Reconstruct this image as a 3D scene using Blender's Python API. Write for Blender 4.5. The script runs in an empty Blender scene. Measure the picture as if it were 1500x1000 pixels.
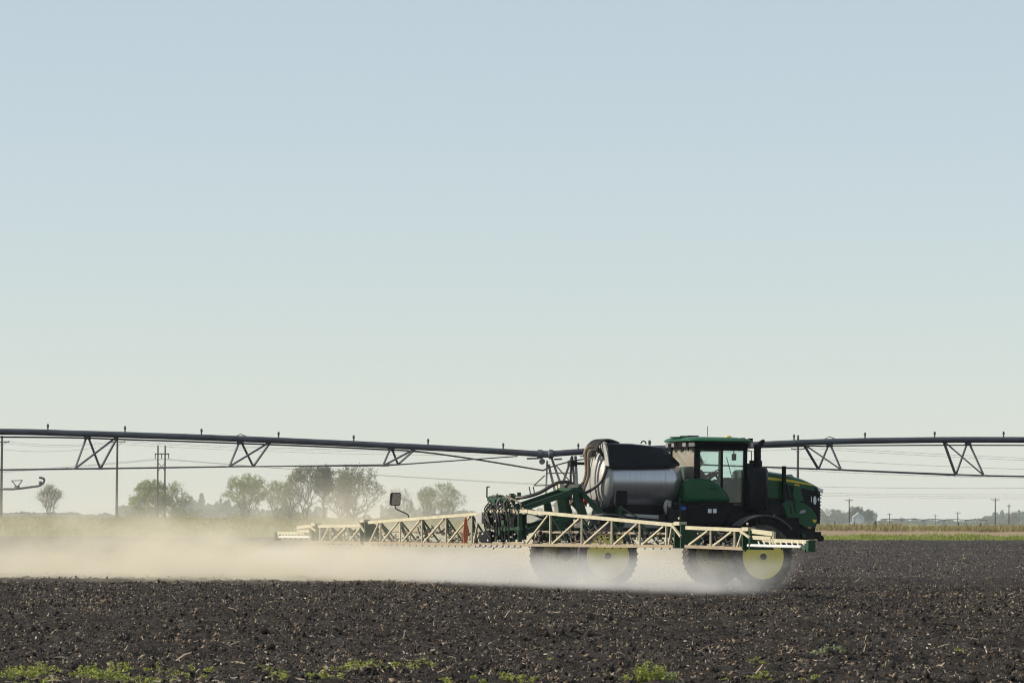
import bpy, math, random
import numpy as np
from mathutils import Vector, Matrix

# ------------------------------------------------------------------ camera
SC = bpy.context.scene
COL = SC.collection
R_ = math.radians
FPX, CAM_H = 6400.0, 1.8                     # focal length in photo pixels, eye height
PITCH, ROLL = math.atan(262.5 / FPX), R_(0.42)
cam = bpy.data.cameras.new('camera')
cam.sensor_width = 36.0
cam.lens = FPX / 1500.0 * 36.0
cam.clip_start, cam.clip_end = 1.0, 20000.0
cam.dof.use_dof = True
cam.dof.focus_distance = 116.0
cam.dof.aperture_fstop = 10.0
camo = bpy.data.objects.new('camera', cam)
COL.objects.link(camo)
CAMROT = Matrix.Rotation(math.pi / 2 + PITCH, 3, 'X') @ Matrix.Rotation(ROLL, 3, 'Z')
camo.matrix_world = Matrix.Translation((0, 0, CAM_H)) @ CAMROT.to_4x4()
SC.camera = camo

# ------------------------------------------------------------------ light
SUN_EL = R_(29.0)
SUN_DIR = Vector((-0.995, -0.06, 0)).normalized() * math.cos(SUN_EL) + Vector((0, 0, math.sin(SUN_EL)))
SUN_AZ = math.atan2(SUN_DIR.x, SUN_DIR.y)     # clockwise from +Y
world = bpy.data.worlds.new('World')
SC.world = world
world.use_nodes = True
wn = world.node_tree
bg = wn.nodes['Background']
sky = wn.nodes.new('ShaderNodeTexSky')
sky.sky_type = 'NISHITA'
sky.sun_disc = False
sky.sun_elevation = SUN_EL
sky.sun_rotation = SUN_AZ
sky.altitude = 300
sky.air_density = 0.9
sky.dust_density = 0.2
sky.ozone_density = 0.8
veil = wn.nodes.new('ShaderNodeMix')                # even white veil of a hazy day over the clear sky
veil.data_type, veil.blend_type = 'RGBA', 'ADD'
veil.inputs[0].default_value = 1.0
dim = wn.nodes.new('ShaderNodeVectorMath')
dim.operation = 'SCALE'
dim.inputs['Scale'].default_value = 0.5
wn.links.new(sky.outputs[0], dim.inputs[0])
wn.links.new(dim.outputs[0], veil.inputs[6])
veil.inputs[7].default_value = (2.92, 3.20, 3.40, 1)
wn.links.new(veil.outputs[2], bg.inputs[0])
bg.inputs[1].default_value = 0.10
sl = bpy.data.lights.new('sun', 'SUN')
sl.energy = 5.0
sl.angle = R_(0.55)
sl.color = (1.0, 0.90, 0.76)
so = bpy.data.objects.new('sun', sl)
COL.objects.link(so)
so.rotation_euler = SUN_DIR.to_track_quat('Z', 'Y').to_euler()
so.location = (-60, 90, 60)
SC.view_settings.view_transform = 'Standard'
SC.view_settings.look = 'None'
SC.view_settings.exposure = 0.2
SC.view_settings.gamma = 1.0
SC.view_settings.use_curve_mapping = False
SC.render.engine = 'CYCLES'
cy = SC.cycles
cy.use_denoising = True
cy.filter_width = 1.1
try:
    cy.denoiser = 'OPENIMAGEDENOISE'
except Exception:
    pass
cy.use_adaptive_sampling = True
cy.adaptive_threshold = 0.02
cy.max_bounces = 14
cy.diffuse_bounces = 3
cy.glossy_bounces = 3
cy.transmission_bounces = 4
cy.transparent_max_bounces = 12
cy.volume_bounces = 12
cy.sample_clamp_indirect = 6.0
cy.caustics_reflective = False
cy.caustics_refractive = False
rng = np.random.default_rng(7)
random.seed(7)

# ------------------------------------------------------------------ pixels to places
def ray(px, py):
    return CAMROT @ Vector(((px - 750) / FPX, -(py - 500) / FPX, -1))
CAM = Vector((0, 0, CAM_H))
def at_depth(px, py, Y):                       # point on the vertical plane at distance Y
    d = ray(px, py)
    return CAM + d * (Y / d.y)
TH = R_(22)
FWD = Vector((math.cos(TH), math.sin(TH), 0))
LFT = Vector((-math.sin(TH), math.cos(TH), 0))
ORG = Vector((1.971, 118.86, 0))               # ground point below the sprayer's rear axle
def S(px, py, yl):                             # pixel -> sprayer coordinates on its plane y = yl
    d = ray(px, py)
    t = ((ORG - CAM).dot(LFT) + yl) / d.dot(LFT)
    p = CAM + d * t - ORG
    return (p.dot(FWD), yl, p.z)

# ------------------------------------------------------------------ object helpers
def tag(o, label=None, cat=None, group=None, kind=None):
    if label: o['label'] = label
    if cat: o['category'] = cat
    if group: o['group'] = group
    if kind: o['kind'] = kind
    return o
def empty(name, loc=(0, 0, 0), rz=0.0):
    o = bpy.data.objects.new(name, None)
    o.empty_display_size = 0.3
    o.location = loc
    o.rotation_euler = (0, 0, rz)
    COL.objects.link(o)
    return o
def copy_tree(o, parent=None):
    c = o.copy()
    COL.objects.link(c)
    c.parent = parent
    for ch in list(o.children):
        copy_tree(ch, c)
    return c
def link_mesh(name, me, parent=None):
    o = bpy.data.objects.new(name, me)
    COL.objects.link(o)
    o.parent = parent
    return o
def fast_mesh(name, verts, faces, mat, smooth=False):
    """verts (n,3), faces (m,k) arrays -> mesh"""
    verts = np.asarray(verts, dtype=np.float32)
    faces = np.asarray(faces, dtype=np.int32)
    me = bpy.data.meshes.new(name)
    n, (m, k) = len(verts), faces.shape
    me.vertices.add(n)
    me.vertices.foreach_set('co', verts.ravel())
    me.loops.add(m * k)
    me.loops.foreach_set('vertex_index', faces.ravel())
    me.polygons.add(m)
    me.polygons.foreach_set('loop_start', np.arange(0, m * k, k, dtype=np.int32))
    if smooth:
        me.polygons.foreach_set('use_smooth', np.ones(m, dtype=bool))
    me.update(calc_edges=True)
    if mat: me.materials.append(mat)
    return me
def frame(d):
    d = d.normalized()
    u = Vector((0, 0, 1)) if abs(d.z) < 0.95 else Vector((1, 0, 0))
    a = d.cross(u).normalized()
    return a, a.cross(d).normalized()
class MB:
    def __init__(self):
        self.v, self.f = [], []
    def add(self, vs, fs):
        b = len(self.v)
        self.v += [tuple(v) for v in vs]
        self.f += [tuple(b + i for i in f) for f in fs]
        return self
    def box(self, x0, x1, y0, y1, z0, z1):
        return self.add([(x, y, z) for x in (x0, x1) for y in (y0, y1) for z in (z0, z1)],
                        [(0, 1, 3, 2), (4, 6, 7, 5), (0, 4, 5, 1), (2, 3, 7, 6), (0, 2, 6, 4), (1, 5, 7, 3)])
    def bar(self, p, q, w, h=None):
        p, q = Vector(p), Vector(q)
        h = h or w
        a, b = frame(q - p)
        c = [a * (-w / 2) + b * (-h / 2), a * (w / 2) + b * (-h / 2), a * (w / 2) + b * (h / 2), a * (-w / 2) + b * (h / 2)]
        return self.add([p + k for k in c] + [q + k for k in c],
                        [(3, 2, 1, 0), (4, 5, 6, 7)] + [(i, (i + 1) % 4, 4 + (i + 1) % 4, 4 + i) for i in range(4)])
    def tube(self, pts, r, n=8, r1=None, cap=True):
        pts = [Vector(p) for p in pts]
        m = len(pts)
        rs = [r if r1 is None else r + (r1 - r) * i / (m - 1) for i in range(m)] if not isinstance(r, (list, tuple)) else r
        vs, fs = [], []
        a = None
        for i, p in enumerate(pts):
            d = (pts[min(i + 1, m - 1)] - pts[max(i - 1, 0)]).normalized()
            if a is None:
                a, b = frame(d)
            else:
                a = (a - d * a.dot(d)).normalized()
                b = a.cross(d).normalized()
            for k in range(n):
                t = 2 * math.pi * k / n
                vs.append(p + a * (math.cos(t) * rs[i]) + b * (math.sin(t) * rs[i]))
        for i in range(m - 1):
            for k in range(n):
                k2 = (k + 1) % n
                fs.append((i * n + k, i * n + k2, (i + 1) * n + k2, (i + 1) * n + k))
        if cap:
            fs.append(tuple(range(n - 1, -1, -1)))
            fs.append(tuple((m - 1) * n + k for k in range(n)))
        return self.add(vs, fs)
    def lathe(self, prof, c, axis='y', n=32, cap=True):
        """prof: list of (radius, position along axis); c: centre"""
        vs, fs = [], []
        for (r, t) in prof:
            for k in range(n):
                a = 2 * math.pi * k / n
                u, w = r * math.cos(a), r * math.sin(a)
                vs.append({'y': (c[0] + u, c[1] + t, c[2] + w), 'x': (c[0] + t, c[1] + u, c[2] + w), 'z': (c[0] + u, c[1] + w, c[2] + t)}[axis])
        for i in range(len(prof) - 1):
            for k in range(n):
                k2 = (k + 1) % n
                fs.append((i * n + k, i * n + k2, (i + 1) * n + k2, (i + 1) * n + k))
        if cap:
            fs.append(tuple(range(n)))
            fs.append(tuple((len(prof) - 1) * n + k for k in range(n - 1, -1, -1)))
        return self.add(vs, fs)
    def prism(self, poly, y0, y1):
        """poly: (x, z) outline extruded between y0 and y1"""
        n = len(poly)
        return self.add([(x, y0, z) for x, z in poly] + [(x, y1, z) for x, z in poly],
                        [tuple(range(n)), tuple(range(2 * n - 1, n - 1, -1))] + [(i, n + i, n + (i + 1) % n, (i + 1) % n) for i in range(n)])
    def loft(self, rings):
        n = len(rings[0])
        vs = [p for r in rings for p in r]
        fs = []
        for i in range(len(rings) - 1):
            for k in range(n):
                k2 = (k + 1) % n
                fs.append((i * n + k, i * n + k2, (i + 1) * n + k2, (i + 1) * n + k))
        fs.append(tuple(range(n - 1, -1, -1)))
        fs.append(tuple((len(rings) - 1) * n + k for k in range(n)))
        return self.add(vs, fs)
    def mesh(self, name, mat):
        me = bpy.data.meshes.new(name)
        me.from_pydata(self.v, [], self.f)
        me.update()
        if mat: me.materials.append(mat)
        return me
    def build(self, name, mat, parent=None, smooth=False, bevel=0.0, label=None):
        me = self.mesh(name, mat)
        import bmesh
        bm = bmesh.new()
        bm.from_mesh(me)
        bmesh.ops.recalc_face_normals(bm, faces=bm.faces)
        bm.to_mesh(me)
        bm.free()
        if smooth:
            me.polygons.foreach_set('use_smooth', [True] * len(me.polygons))
            try:
                me.set_sharp_from_angle(angle=R_(38))
            except Exception:
                pass
        o = link_mesh(name, me, parent)
        if bevel:
            b = o.modifiers.new('bevel', 'BEVEL')
            b.width, b.segments, b.limit_method, b.angle_limit = bevel, 2, 'ANGLE', R_(35)
            b.harden_normals = False
        if label: o['label'] = label
        return o
def bez(p0, p1, p2, p3, n=10):
    out = []
    for i in range(n + 1):
        t = i / n
        out.append(Vector(p0) * (1 - t) ** 3 + Vector(p1) * (3 * t * (1 - t) ** 2) + Vector(p2) * (3 * t * t * (1 - t)) + Vector(p3) * t ** 3)
    return out
def spline(pts, k=5):
    pts = [Vector(p) for p in pts]
    out = []
    for i in range(len(pts) - 1):
        p0, p1, p2, p3 = pts[max(i - 1, 0)], pts[i], pts[i + 1], pts[min(i + 2, len(pts) - 1)]
        for j in range(k):
            t = j / k
            out.append(0.5 * ((2 * p1) + (p2 - p0) * t + (2 * p0 - 5 * p1 + 4 * p2 - p3) * t * t + (3 * p1 - p0 - 3 * p2 + p3) * t ** 3))
    out.append(pts[-1])
    return out

# ------------------------------------------------------------------ materials
class NT:
    def __init__(self, nt): self.nt = nt
    def n(self, t, **kw):
        o = self.nt.nodes.new(t)
        for k, v in kw.items(): setattr(o, k, v)
        return o
    def link(self, a, b): self.nt.links.new(a, b)
    def set(self, sock, v):
        if hasattr(v, 'is_output') or isinstance(v, bpy.types.NodeSocket): self.nt.links.new(v, sock)
        else: sock.default_value = v
    def m(self, op, a, b=None, c=None, clamp=False):
        o = self.n('ShaderNodeMath', operation=op, use_clamp=clamp)
        for i, v in enumerate((a, b, c)):
            if v is not None: self.set(o.inputs[i], v)
        return o.outputs[0]
    def smooth(self, x, lo, hi):
        o = self.n('ShaderNodeMapRange', interpolation_type='SMOOTHSTEP')
        self.set(o.inputs['Value'], x)
        o.inputs['From Min'].default_value, o.inputs['From Max'].default_value = lo, hi
        return o.outputs[0]
    def noise(self, vec, scale, detail=3.0, rough=0.55):
        o = self.n('ShaderNodeTexNoise')
        if vec is not None: self.link(vec, o.inputs['Vector'])
        o.inputs['Scale'].default_value, o.inputs['Detail'].default_value, o.inputs['Roughness'].default_value = scale, detail, rough
        return o.outputs['Fac']
    def mix(self, f, a, b):
        o = self.n('ShaderNodeMix', data_type='RGBA')
        self.set(o.inputs[0], f); self.set(o.inputs[6], a); self.set(o.inputs[7], b)
        return o.outputs[2]
def c4(c): return (c[0], c[1], c[2], 1.0)
def mat(name, col, rough=0.6, metal=0.0, col2=None, scale=4.0, bump=0.0, bscale=None, dust=0.0, spec=0.5, coat=0.0):
    """plain paint, metal, cloth or plastic, mottled with a second colour and a film of tan field dust"""
    m = bpy.data.materials.new(name)
    m.use_nodes = True
    t = NT(m.node_tree)
    b = m.node_tree.nodes['Principled BSDF']
    tc = t.n('ShaderNodeTexCoord').outputs['Object']
    c = c4(col)
    if col2 is not None:
        f = t.smooth(t.noise(tc, scale, 4.0, 0.6), 0.35, 0.68)
        c = t.mix(f, c4(col), c4(col2))
    if dust > 0:
        f = t.m('MULTIPLY', t.smooth(t.noise(tc, scale * 1.7 + 1.3, 5.0, 0.65), 0.30, 0.80), dust)
        c = t.mix(f, c, c4((0.30, 0.245, 0.18)))
        t.set(b.inputs['Roughness'], t.m('ADD', rough, t.m('MULTIPLY', f, 0.5), clamp=True))
    else:
        b.inputs['Roughness'].default_value = rough
    t.set(b.inputs['Base Color'], c)
    b.inputs['Metallic'].default_value = metal
    b.inputs['Specular IOR Level'].default_value = spec
    b.inputs['Coat Weight'].default_value = coat
    if bump > 0:
        bn = t.n('ShaderNodeBump')
        bn.inputs['Strength'].default_value = bump
        bn.inputs['Distance'].default_value = 0.02
        t.link(t.noise(tc, bscale or scale * 4, 4.0), bn.inputs['Height'])
        t.link(bn.outputs[0], b.inputs['Normal'])
    return m
M = {}
M['green'] = mat('tractor_green_paint', (0.003, 0.072, 0.023), 0.28, dust=0.012, scale=2.5, coat=0.0, spec=0.3)
M['frame_green'] = mat('frame_green_paint', (0.005, 0.046, 0.016), 0.42, dust=0.09, scale=5, spec=0.3)
M['boom'] = mat('pale_boom_paint', (0.52, 0.48, 0.335), 0.45, col2=(0.43, 0.41, 0.29), scale=2.2, dust=0.55)
M['boomtan'] = mat('dust_caked_boom_paint', (0.29, 0.235, 0.16), 0.7, col2=(0.22, 0.18, 0.12), scale=3, dust=0.5)
M['yellow'] = mat('yellow_rim_paint', (0.86, 0.70, 0.13), 0.45, dust=0.2, scale=3)
M['stripe'] = mat('yellow_stripe', (0.66, 0.50, 0.03), 0.4)
M['black'] = mat('black_plastic', (0.003, 0.0038, 0.005), 0.45, dust=0.012, scale=3, spec=0.14)
M['cover'] = mat('black_cover_plastic', (0.004, 0.006, 0.009), 0.33, dust=0.006, scale=1.5, spec=0.16)
M['darkmetal'] = mat('dark_metal', (0.006, 0.007, 0.009), 0.5, dust=0.03, scale=6, spec=0.2)
M['fender'] = mat('dusty_grey_fender', (0.06, 0.062, 0.066), 0.5, dust=0.25, scale=3)
M['rubber'] = mat('tyre_rubber', (0.018, 0.018, 0.019), 0.85, dust=0.45, scale=4, bump=0.3)
M['hose'] = mat('black_hose', (0.016, 0.015, 0.015), 0.5, dust=0.15, scale=8)
M['tanhose'] = mat('dusty_brown_hose', (0.13, 0.095, 0.06), 0.6, dust=0.3, scale=8)
M['greyplate'] = mat('grey_plate', (0.34, 0.34, 0.32), 0.5, dust=0.3, scale=3)
M['white'] = mat('white_plastic', (0.72, 0.72, 0.68), 0.4, dust=0.2, scale=5)
M['red'] = mat('red_valve', (0.55, 0.05, 0.03), 0.4)
M['orange'] = mat('orange_reflector', (0.62, 0.16, 0.06), 0.5, dust=0.3)
M['blue'] = mat('blue_cap', (0.03, 0.12, 0.5), 0.4)
M['dimlens'] = mat('dim_lamp_lens', (0.20, 0.20, 0.19), 0.2)
M['lens'] = mat('lamp_lens', (0.75, 0.77, 0.78), 0.15)
M['grey'] = mat('grey_interior', (0.10, 0.11, 0.11), 0.7)
M['shirt'] = mat('dark_red_brown_shirt', (0.10, 0.035, 0.025), 0.85, col2=(0.05, 0.02, 0.02), scale=12)
M['skin'] = mat('skin', (0.45, 0.24, 0.16), 0.55)
M['cap'] = mat('dark_cap', (0.02, 0.025, 0.02), 0.8)
M['jeans'] = mat('jeans', (0.03, 0.045, 0.08), 0.85)
M['galv'] = mat('galvanised_pipe', (0.10, 0.108, 0.125), 0.55, metal=0.3, col2=(0.075, 0.08, 0.09), scale=1.3)
M['pole'] = mat('weathered_pole_wood', (0.055, 0.047, 0.045), 0.9, col2=(0.035, 0.03, 0.03), scale=2)
M['wire'] = mat('wire', (0.06, 0.06, 0.065), 0.6)
M['bark'] = mat('grey_bark', (0.14, 0.125, 0.11), 0.95, col2=(0.09, 0.08, 0.07), scale=1.5)
M['barn'] = mat('pale_blue_siding', (0.38, 0.43, 0.48), 0.6, col2=(0.30, 0.35, 0.40), scale=0.4)
M['roofm'] = mat('pale_metal_roof', (0.55, 0.57, 0.58), 0.4, col2=(0.45, 0.47, 0.5), scale=0.5)
def leaf_mat(name, c1, c2, trans=0.35):
    m = bpy.data.materials.new(name)
    m.use_nodes = True
    t = NT(m.node_tree)
    nt = m.node_tree
    b = nt.nodes['Principled BSDF']
    out = nt.nodes['Material Output']
    pos = t.n('ShaderNodeNewGeometry').outputs['Position']
    rnd = t.n('ShaderNodeNewGeometry').outputs['Random Per Island']
    c = t.mix(rnd, c4(c1), c4(c2))
    t.link(c, b.inputs['Base Color'])
    b.inputs['Roughness'].default_value = 0.7
    tr = t.n('ShaderNodeBsdfTranslucent')
    t.link(c, tr.inputs[0])
    mx = t.n('ShaderNodeMixShader')
    mx.inputs[0].default_value = trans
    t.link(b.outputs[0], mx.inputs[1]); t.link(tr.outputs[0], mx.inputs[2])
    t.link(mx.outputs[0], out.inputs[0])
    return m
M['weed'] = leaf_mat('weed_leaf', (0.13, 0.18, 0.03), (0.44, 0.45, 0.12), 0.45)
M['weedpale'] = leaf_mat('pale_weed_leaf', (0.20, 0.24, 0.12), (0.32, 0.35, 0.20), 0.4)
M['grassgreen'] = leaf_mat('verge_grass', (0.17, 0.22, 0.03), (0.30, 0.32, 0.06), 0.4)
M['grassolive'] = leaf_mat('olive_grass', (0.19, 0.18, 0.06), (0.28, 0.25, 0.09), 0.35)
M['grasstan'] = leaf_mat('tan_weeds', (0.28, 0.21, 0.10), (0.25, 0.235, 0.075), 0.3)
M['leafA'] = leaf_mat('spring_leaf', (0.20, 0.25, 0.07), (0.32, 0.36, 0.13), 0.4)
M['leafB'] = leaf_mat('dull_bud_leaf', (0.17, 0.165, 0.09), (0.25, 0.25, 0.13), 0.35)
M['leafC'] = leaf_mat('dark_leaf', (0.045, 0.07, 0.025), (0.08, 0.11, 0.04), 0.3)
M['straw'] = leaf_mat('straw', (0.15, 0.12, 0.08), (0.42, 0.36, 0.27), 0.1)
def soil_mat():
    m = bpy.data.materials.new('black_soil')
    m.use_nodes = True
    t = NT(m.node_tree)
    b = m.node_tree.nodes['Principled BSDF']
    pos = t.n('ShaderNodeNewGeometry').outputs['Position']
    f1 = t.smooth(t.noise(pos, 9.0, 6.0, 0.7), 0.35, 0.72)
    f2 = t.smooth(t.noise(pos, 0.35, 4.0, 0.6), 0.3, 0.75)
    c = t.mix(f1, (0.006, 0.0045, 0.0033, 1), (0.038, 0.0275, 0.0190, 1))
    c = t.mix(t.m('MULTIPLY', f2, 0.45), c, (0.042, 0.034, 0.027, 1))
    f3 = t.smooth(t.noise(pos, 34.0, 3.0, 0.6), 0.60, 0.70)
    c = t.mix(t.m('MULTIPLY', f3, 0.75), c, (0.17, 0.145, 0.115, 1))
    t.link(c, b.inputs['Base Color'])
    b.inputs['Roughness'].default_value = 0.88
    b.inputs['Specular IOR Level'].default_value = 0.25
    bn = t.n('ShaderNodeBump')
    bn.inputs['Strength'].default_value = 0.9
    bn.inputs['Distance'].default_value = 0.03
    t.link(t.noise(pos, 16.0, 5.0, 0.65), bn.inputs['Height'])
    t.link(bn.outputs[0], b.inputs['Normal'])
    return m
M['soil'] = soil_mat()
def clod_mat():
    m = bpy.data.materials.new('dry_clods_lit_tones')
    m.use_nodes = True
    t = NT(m.node_tree)
    b = m.node_tree.nodes['Principled BSDF']
    rnd = t.n('ShaderNodeNewGeometry').outputs['Random Per Island']
    mp = t.n('ShaderNodeMapping'); t.link(t.n('ShaderNodeNewGeometry').outputs['Position'], mp.inputs[0])
    mp.inputs['Scale'].default_value = (0.30, 1.3, 1.0)
    band = t.m('ADD', 0.12, t.m('MULTIPLY', t.smooth(t.noise(mp.outputs[0], 1.0, 4.0, 0.65), 0.40, 0.64), 2.3))
    c = t.mix(t.m('MULTIPLY', t.m('POWER', rnd, 2.2), band, clamp=True), (0.006, 0.0048, 0.0038, 1), (0.21, 0.158, 0.108, 1))  # pale dry clods, brightened in bands to stand for sunlit facets
    t.link(c, b.inputs['Base Color'])
    b.inputs['Roughness'].default_value = 0.85
    b.inputs['Specular IOR Level'].default_value = 0.3
    return m
M['clod'] = clod_mat()

# ------------------------------------------------------------------ ground
LAT = np.random.default_rng(11).random((512, 512)).astype(np.float32)
def vnoise(x, y):
    xi, yi = np.floor(x).astype(np.int64), np.floor(y).astype(np.int64)
    fx, fy = x - xi, y - yi
    fx, fy = fx * fx * (3 - 2 * fx), fy * fy * (3 - 2 * fy)
    a, b = LAT[xi % 512, yi % 512], LAT[(xi + 1) % 512, yi % 512]
    c, d = LAT[xi % 512, (yi + 1) % 512], LAT[(xi + 1) % 512, (yi + 1) % 512]
    return (a * (1 - fx) + b * fx) * (1 - fy) + (c * (1 - fx) + d * fx) * fy
CT, ST = math.cos(TH), math.sin(TH)
def soil_height(x, y, fine=True):
    u, v = x * CT + y * ST, -x * ST + y * CT          # along and across the tillage passes
    h = (vnoise(u / 9, v / 4 + 31) - 0.5) * 0.10 + 0.022 * np.sin(v * 2 * math.pi / 0.76 + 2.0 * vnoise(u / 5, v / 3))
    h += (vnoise(u / 2.6, v / 0.9) - 0.5) * 0.13
    h += (np.abs(vnoise(u / 0.50 + 7, v / 0.30) - 0.5) * 2) * 0.050 - 0.02
    if fine:
        h += (np.abs(vnoise(x / 0.17 + 91, y / 0.16) - 0.5) * 2) * 0.075 - 0.03
        h += (vnoise(x / 0.10 + 13, y / 0.10 + 57) - 0.5) * 0.06
    else:
        h += (vnoise(x / 0.8 + 91, y / 0.9) - 0.5) * 0.10
    return h
def Yedge(x): return 450.0 + 0.8 * x
def grid_patch(xs, ys, fine=True):
    X, Y = np.meshgrid(xs, ys, indexing='ij')
    Z = soil_height(X, Y, fine)
    nx, ny = len(xs), len(ys)
    idx = np.arange(nx * ny, dtype=np.int32).reshape(nx, ny)
    F = np.stack([idx[:-1, :-1], idx[1:, :-1], idx[1:, 1:], idx[:-1, 1:]], -1).reshape(-1, 4)
    return np.stack([X, Y, Z], -1).reshape(-1, 3), F
pv, pf, base = [], [], 0
for xs, ys, fine, drop in ((np.arange(-14, 14.01, 0.072), np.arange(42, 82.01, 0.08), True, 0),
                           (np.arange(-23, 23.01, 0.13), np.arange(81.6, 141, 0.15), True, -0.01),
                           (np.arange(-76, 76.1, 0.45), np.arange(140, 530, 0.8), False, -0.03)):
    V, Fq = grid_patch(xs, ys, fine)
    V[:, 2] += drop
    beyond = V[:, 1] > Yedge(V[:, 0]) + 1
    V[beyond, 2] = -0.6
    pv.append(V); pf.append(Fq + base); base += len(V)
so_ = link_mesh('field_soil', fast_mesh('field_soil', np.concatenate(pv), np.concatenate(pf), M['soil'], smooth=True))
tag(so_, 'freshly tilled black soil of the field', kind='structure')

# everything beyond the tilled strip in view: one sheet to the horizon
def far_z(x, t):
    left = np.interp(t, [-3, 0, 10, 60, 130, 260, 600], [-0.25, -0.02, 0.50, 1.15, 1.72, 1.60, 1.30])
    right = np.interp(t, [-3, 0, 7, 9, 17, 22, 40, 600], [-0.25, -0.02, 0.42, 0.50, 0.92, 1.02, 1.06, 1.25])
    w = np.clip((x + 12) / 30, 0, 1)
    return left * (1 - w) + right * w
xs = np.concatenate([[-9000, -5000, -2500, -1200, -600, -300], np.arange(-150, 150.1, 3), [300, 600, 1200, 2500, 5000, 9000]])
ts = np.concatenate([[-3, -1, 0], np.arange(1, 24, 1.0), np.arange(24, 60, 4), np.arange(60, 300, 15), [350, 500, 700, 1000, 1600, 2600, 4000, 7000, 12000]])
X, T = np.meshgrid(xs, ts, indexing='ij')
Y = Yedge(np.clip(X, -400, 400)) + T
Z = far_z(X, T) + (vnoise(X / 3, T / 1.5) - 0.5) * 0.16 * np.clip(T / 4, 0, 1)
nx, nt_ = X.shape
idx = np.arange(nx * nt_).reshape(nx, nt_)
Fq = np.stack([idx[:-1, :-1], idx[1:, :-1], idx[1:, 1:], idx[:-1, 1:]], -1).reshape(-1, 4)
def grass_ground():
    m = bpy.data.materials.new('verge_and_pasture')
    m.use_nodes = True
    t = NT(m.node_tree)
    b = m.node_tree.nodes['Principled BSDF']
    pos = t.n('ShaderNodeNewGeometry').outputs['Position']
    sp = t.n('ShaderNodeSeparateXYZ')
    t.link(pos, sp.inputs[0])
    d = t.m('SUBTRACT', t.m('SUBTRACT', sp.outputs[1], t.m('MULTIPLY', sp.outputs[0], 0.8)), 450.0)
    nz = t.noise(pos, 0.25, 4.0)
    d2 = t.m('ADD', d, t.m('MULTIPLY', t.m('SUBTRACT', nz, 0.5), 7.0))
    green = t.mix(t.noise(pos, 1.5), (0.13, 0.17, 0.025, 1), (0.22, 0.25, 0.045, 1))
    olive = t.mix(t.smooth(t.noise(pos, 0.12, 5.0), 0.35, 0.7), (0.21, 0.19, 0.07, 1), (0.15, 0.155, 0.045, 1))
    dirt = t.mix(t.noise(pos, 0.6, 4.0), (0.27, 0.195, 0.125, 1), (0.34, 0.26, 0.17, 1))
    right = t.smooth(sp.outputs[0], 0.0, 14.0)
    far = t.mix(t.m('MULTIPLY', right, t.smooth(d2, 26.0, 18.0)), olive, dirt)
    c = t.mix(t.smooth(d2, 6.5, 9.0), green, far)
    t.link(c, b.inputs['Base Color'])
    b.inputs['Roughness'].default_value = 0.95
    b.inputs['Specular IOR Level'].default_value = 0.1
    return m
go = link_mesh('ground', fast_mesh('ground', np.stack([X, Y, Z], -1).reshape(-1, 3), Fq, grass_ground(), smooth=True))
tag(go, 'grass verge, dirt track and pasture beyond the field', kind='structure')
# plain tilled soil round the detailed strip and behind the camera
xs = np.array([-9000, -2000, -500, -120, 0, 120, 500, 2000, 9000.])
ys = np.array([-400, -100, 0, 100, 250.])
X, Y = np.meshgrid(xs, np.concatenate([ys, [1.0]]), indexing='ij')
Y[:, -1] = Yedge(np.clip(xs, -400, 400)) + 1
for i in range(len(xs)):
    Y[i, :5] = np.minimum(Y[i, :5], Y[i, -1] - np.array([30, 25, 20, 15, 10]))
nx, ny = X.shape
idx = np.arange(nx * ny).reshape(nx, ny)
Fq = np.stack([idx[:-1, :-1], idx[1:, :-1], idx[1:, 1:], idx[:-1, 1:]], -1).reshape(-1, 4)
po = link_mesh('field_base', fast_mesh('field_base', np.stack([X, Y, X * 0 - 0.22], -1).reshape(-1, 3), Fq, M['soil']))
tag(po, 'black soil of the field to either side', kind='structure')

# clods
OCT_V = np.array([(1, 0, 0), (-1, 0, 0), (0, 1, 0), (0, -1, 0), (0, 0, 1), (0, 0, -1)], float)
OCT_F = np.array([(0, 2, 4), (2, 1, 4), (1, 3, 4), (3, 0, 4), (2, 0, 5), (1, 2, 5), (3, 1, 5), (0, 3, 5)])
def rand_rot(n):
    q = rng.normal(size=(n, 4)); q /= np.linalg.norm(q, axis=1, keepdims=True)
    w, x, y, z = q.T
    return np.stack([1 - 2 * (y * y + z * z), 2 * (x * y - z * w), 2 * (x * z + y * w), 2 * (x * y + z * w), 1 - 2 * (x * x + z * z), 2 * (y * z - x * w), 2 * (x * z - y * w), 2 * (y * z + x * w), 1 - 2 * (x * x + y * y)], -1).reshape(n, 3, 3)
def scatter_field(n, y0, y1, pw=1.0):
    y = y0 + (y1 - y0) * rng.random(n) ** pw
    x = (rng.random(n) - 0.5) * 2 * (0.125 * y + 3.5)
    return x, y
x1, y1 = scatter_field(150000, 44, 122, 1.3)
x2, y2 = scatter_field(45000, 120, 440, 1.5)
x, y = np.concatenate([x1, x2]), np.concatenate([y1, y2])
n = len(x)
keep = 0.55 * vnoise(x / 3.2 + 5, y / 1.1) + 0.45 * vnoise(x / 0.9, y / 0.5 + 70) + rng.random(n) * 0.35 > 0.56
x, y = x[keep], y[keep]; n = len(x)
s = 0.0045 + 0.026 * rng.random(n) ** 5.0 + 0.00013 * y
V = OCT_V[None] * (0.65 + 0.7 * rng.random((n, 6, 1))) * s[:, None, None] * np.array([1.7, 1.0, 0.6])
V = np.einsum('nij,nkj->nki', rand_rot(n), V)
V += np.stack([x, y, np.where(y < 140, soil_height(x, y), soil_height(x, y, False) - 0.03) + s * 0.35], -1)[:, None]
F_ = OCT_F[None] + (np.arange(n) * 6)[:, None, None]
co = link_mesh('soil_clods', fast_mesh('soil_clods', V.reshape(-1, 3), F_.reshape(-1, 3), M['clod']))
tag(co, 'loose black clods all over the tilled field', 'soil', kind='stuff')

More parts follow.
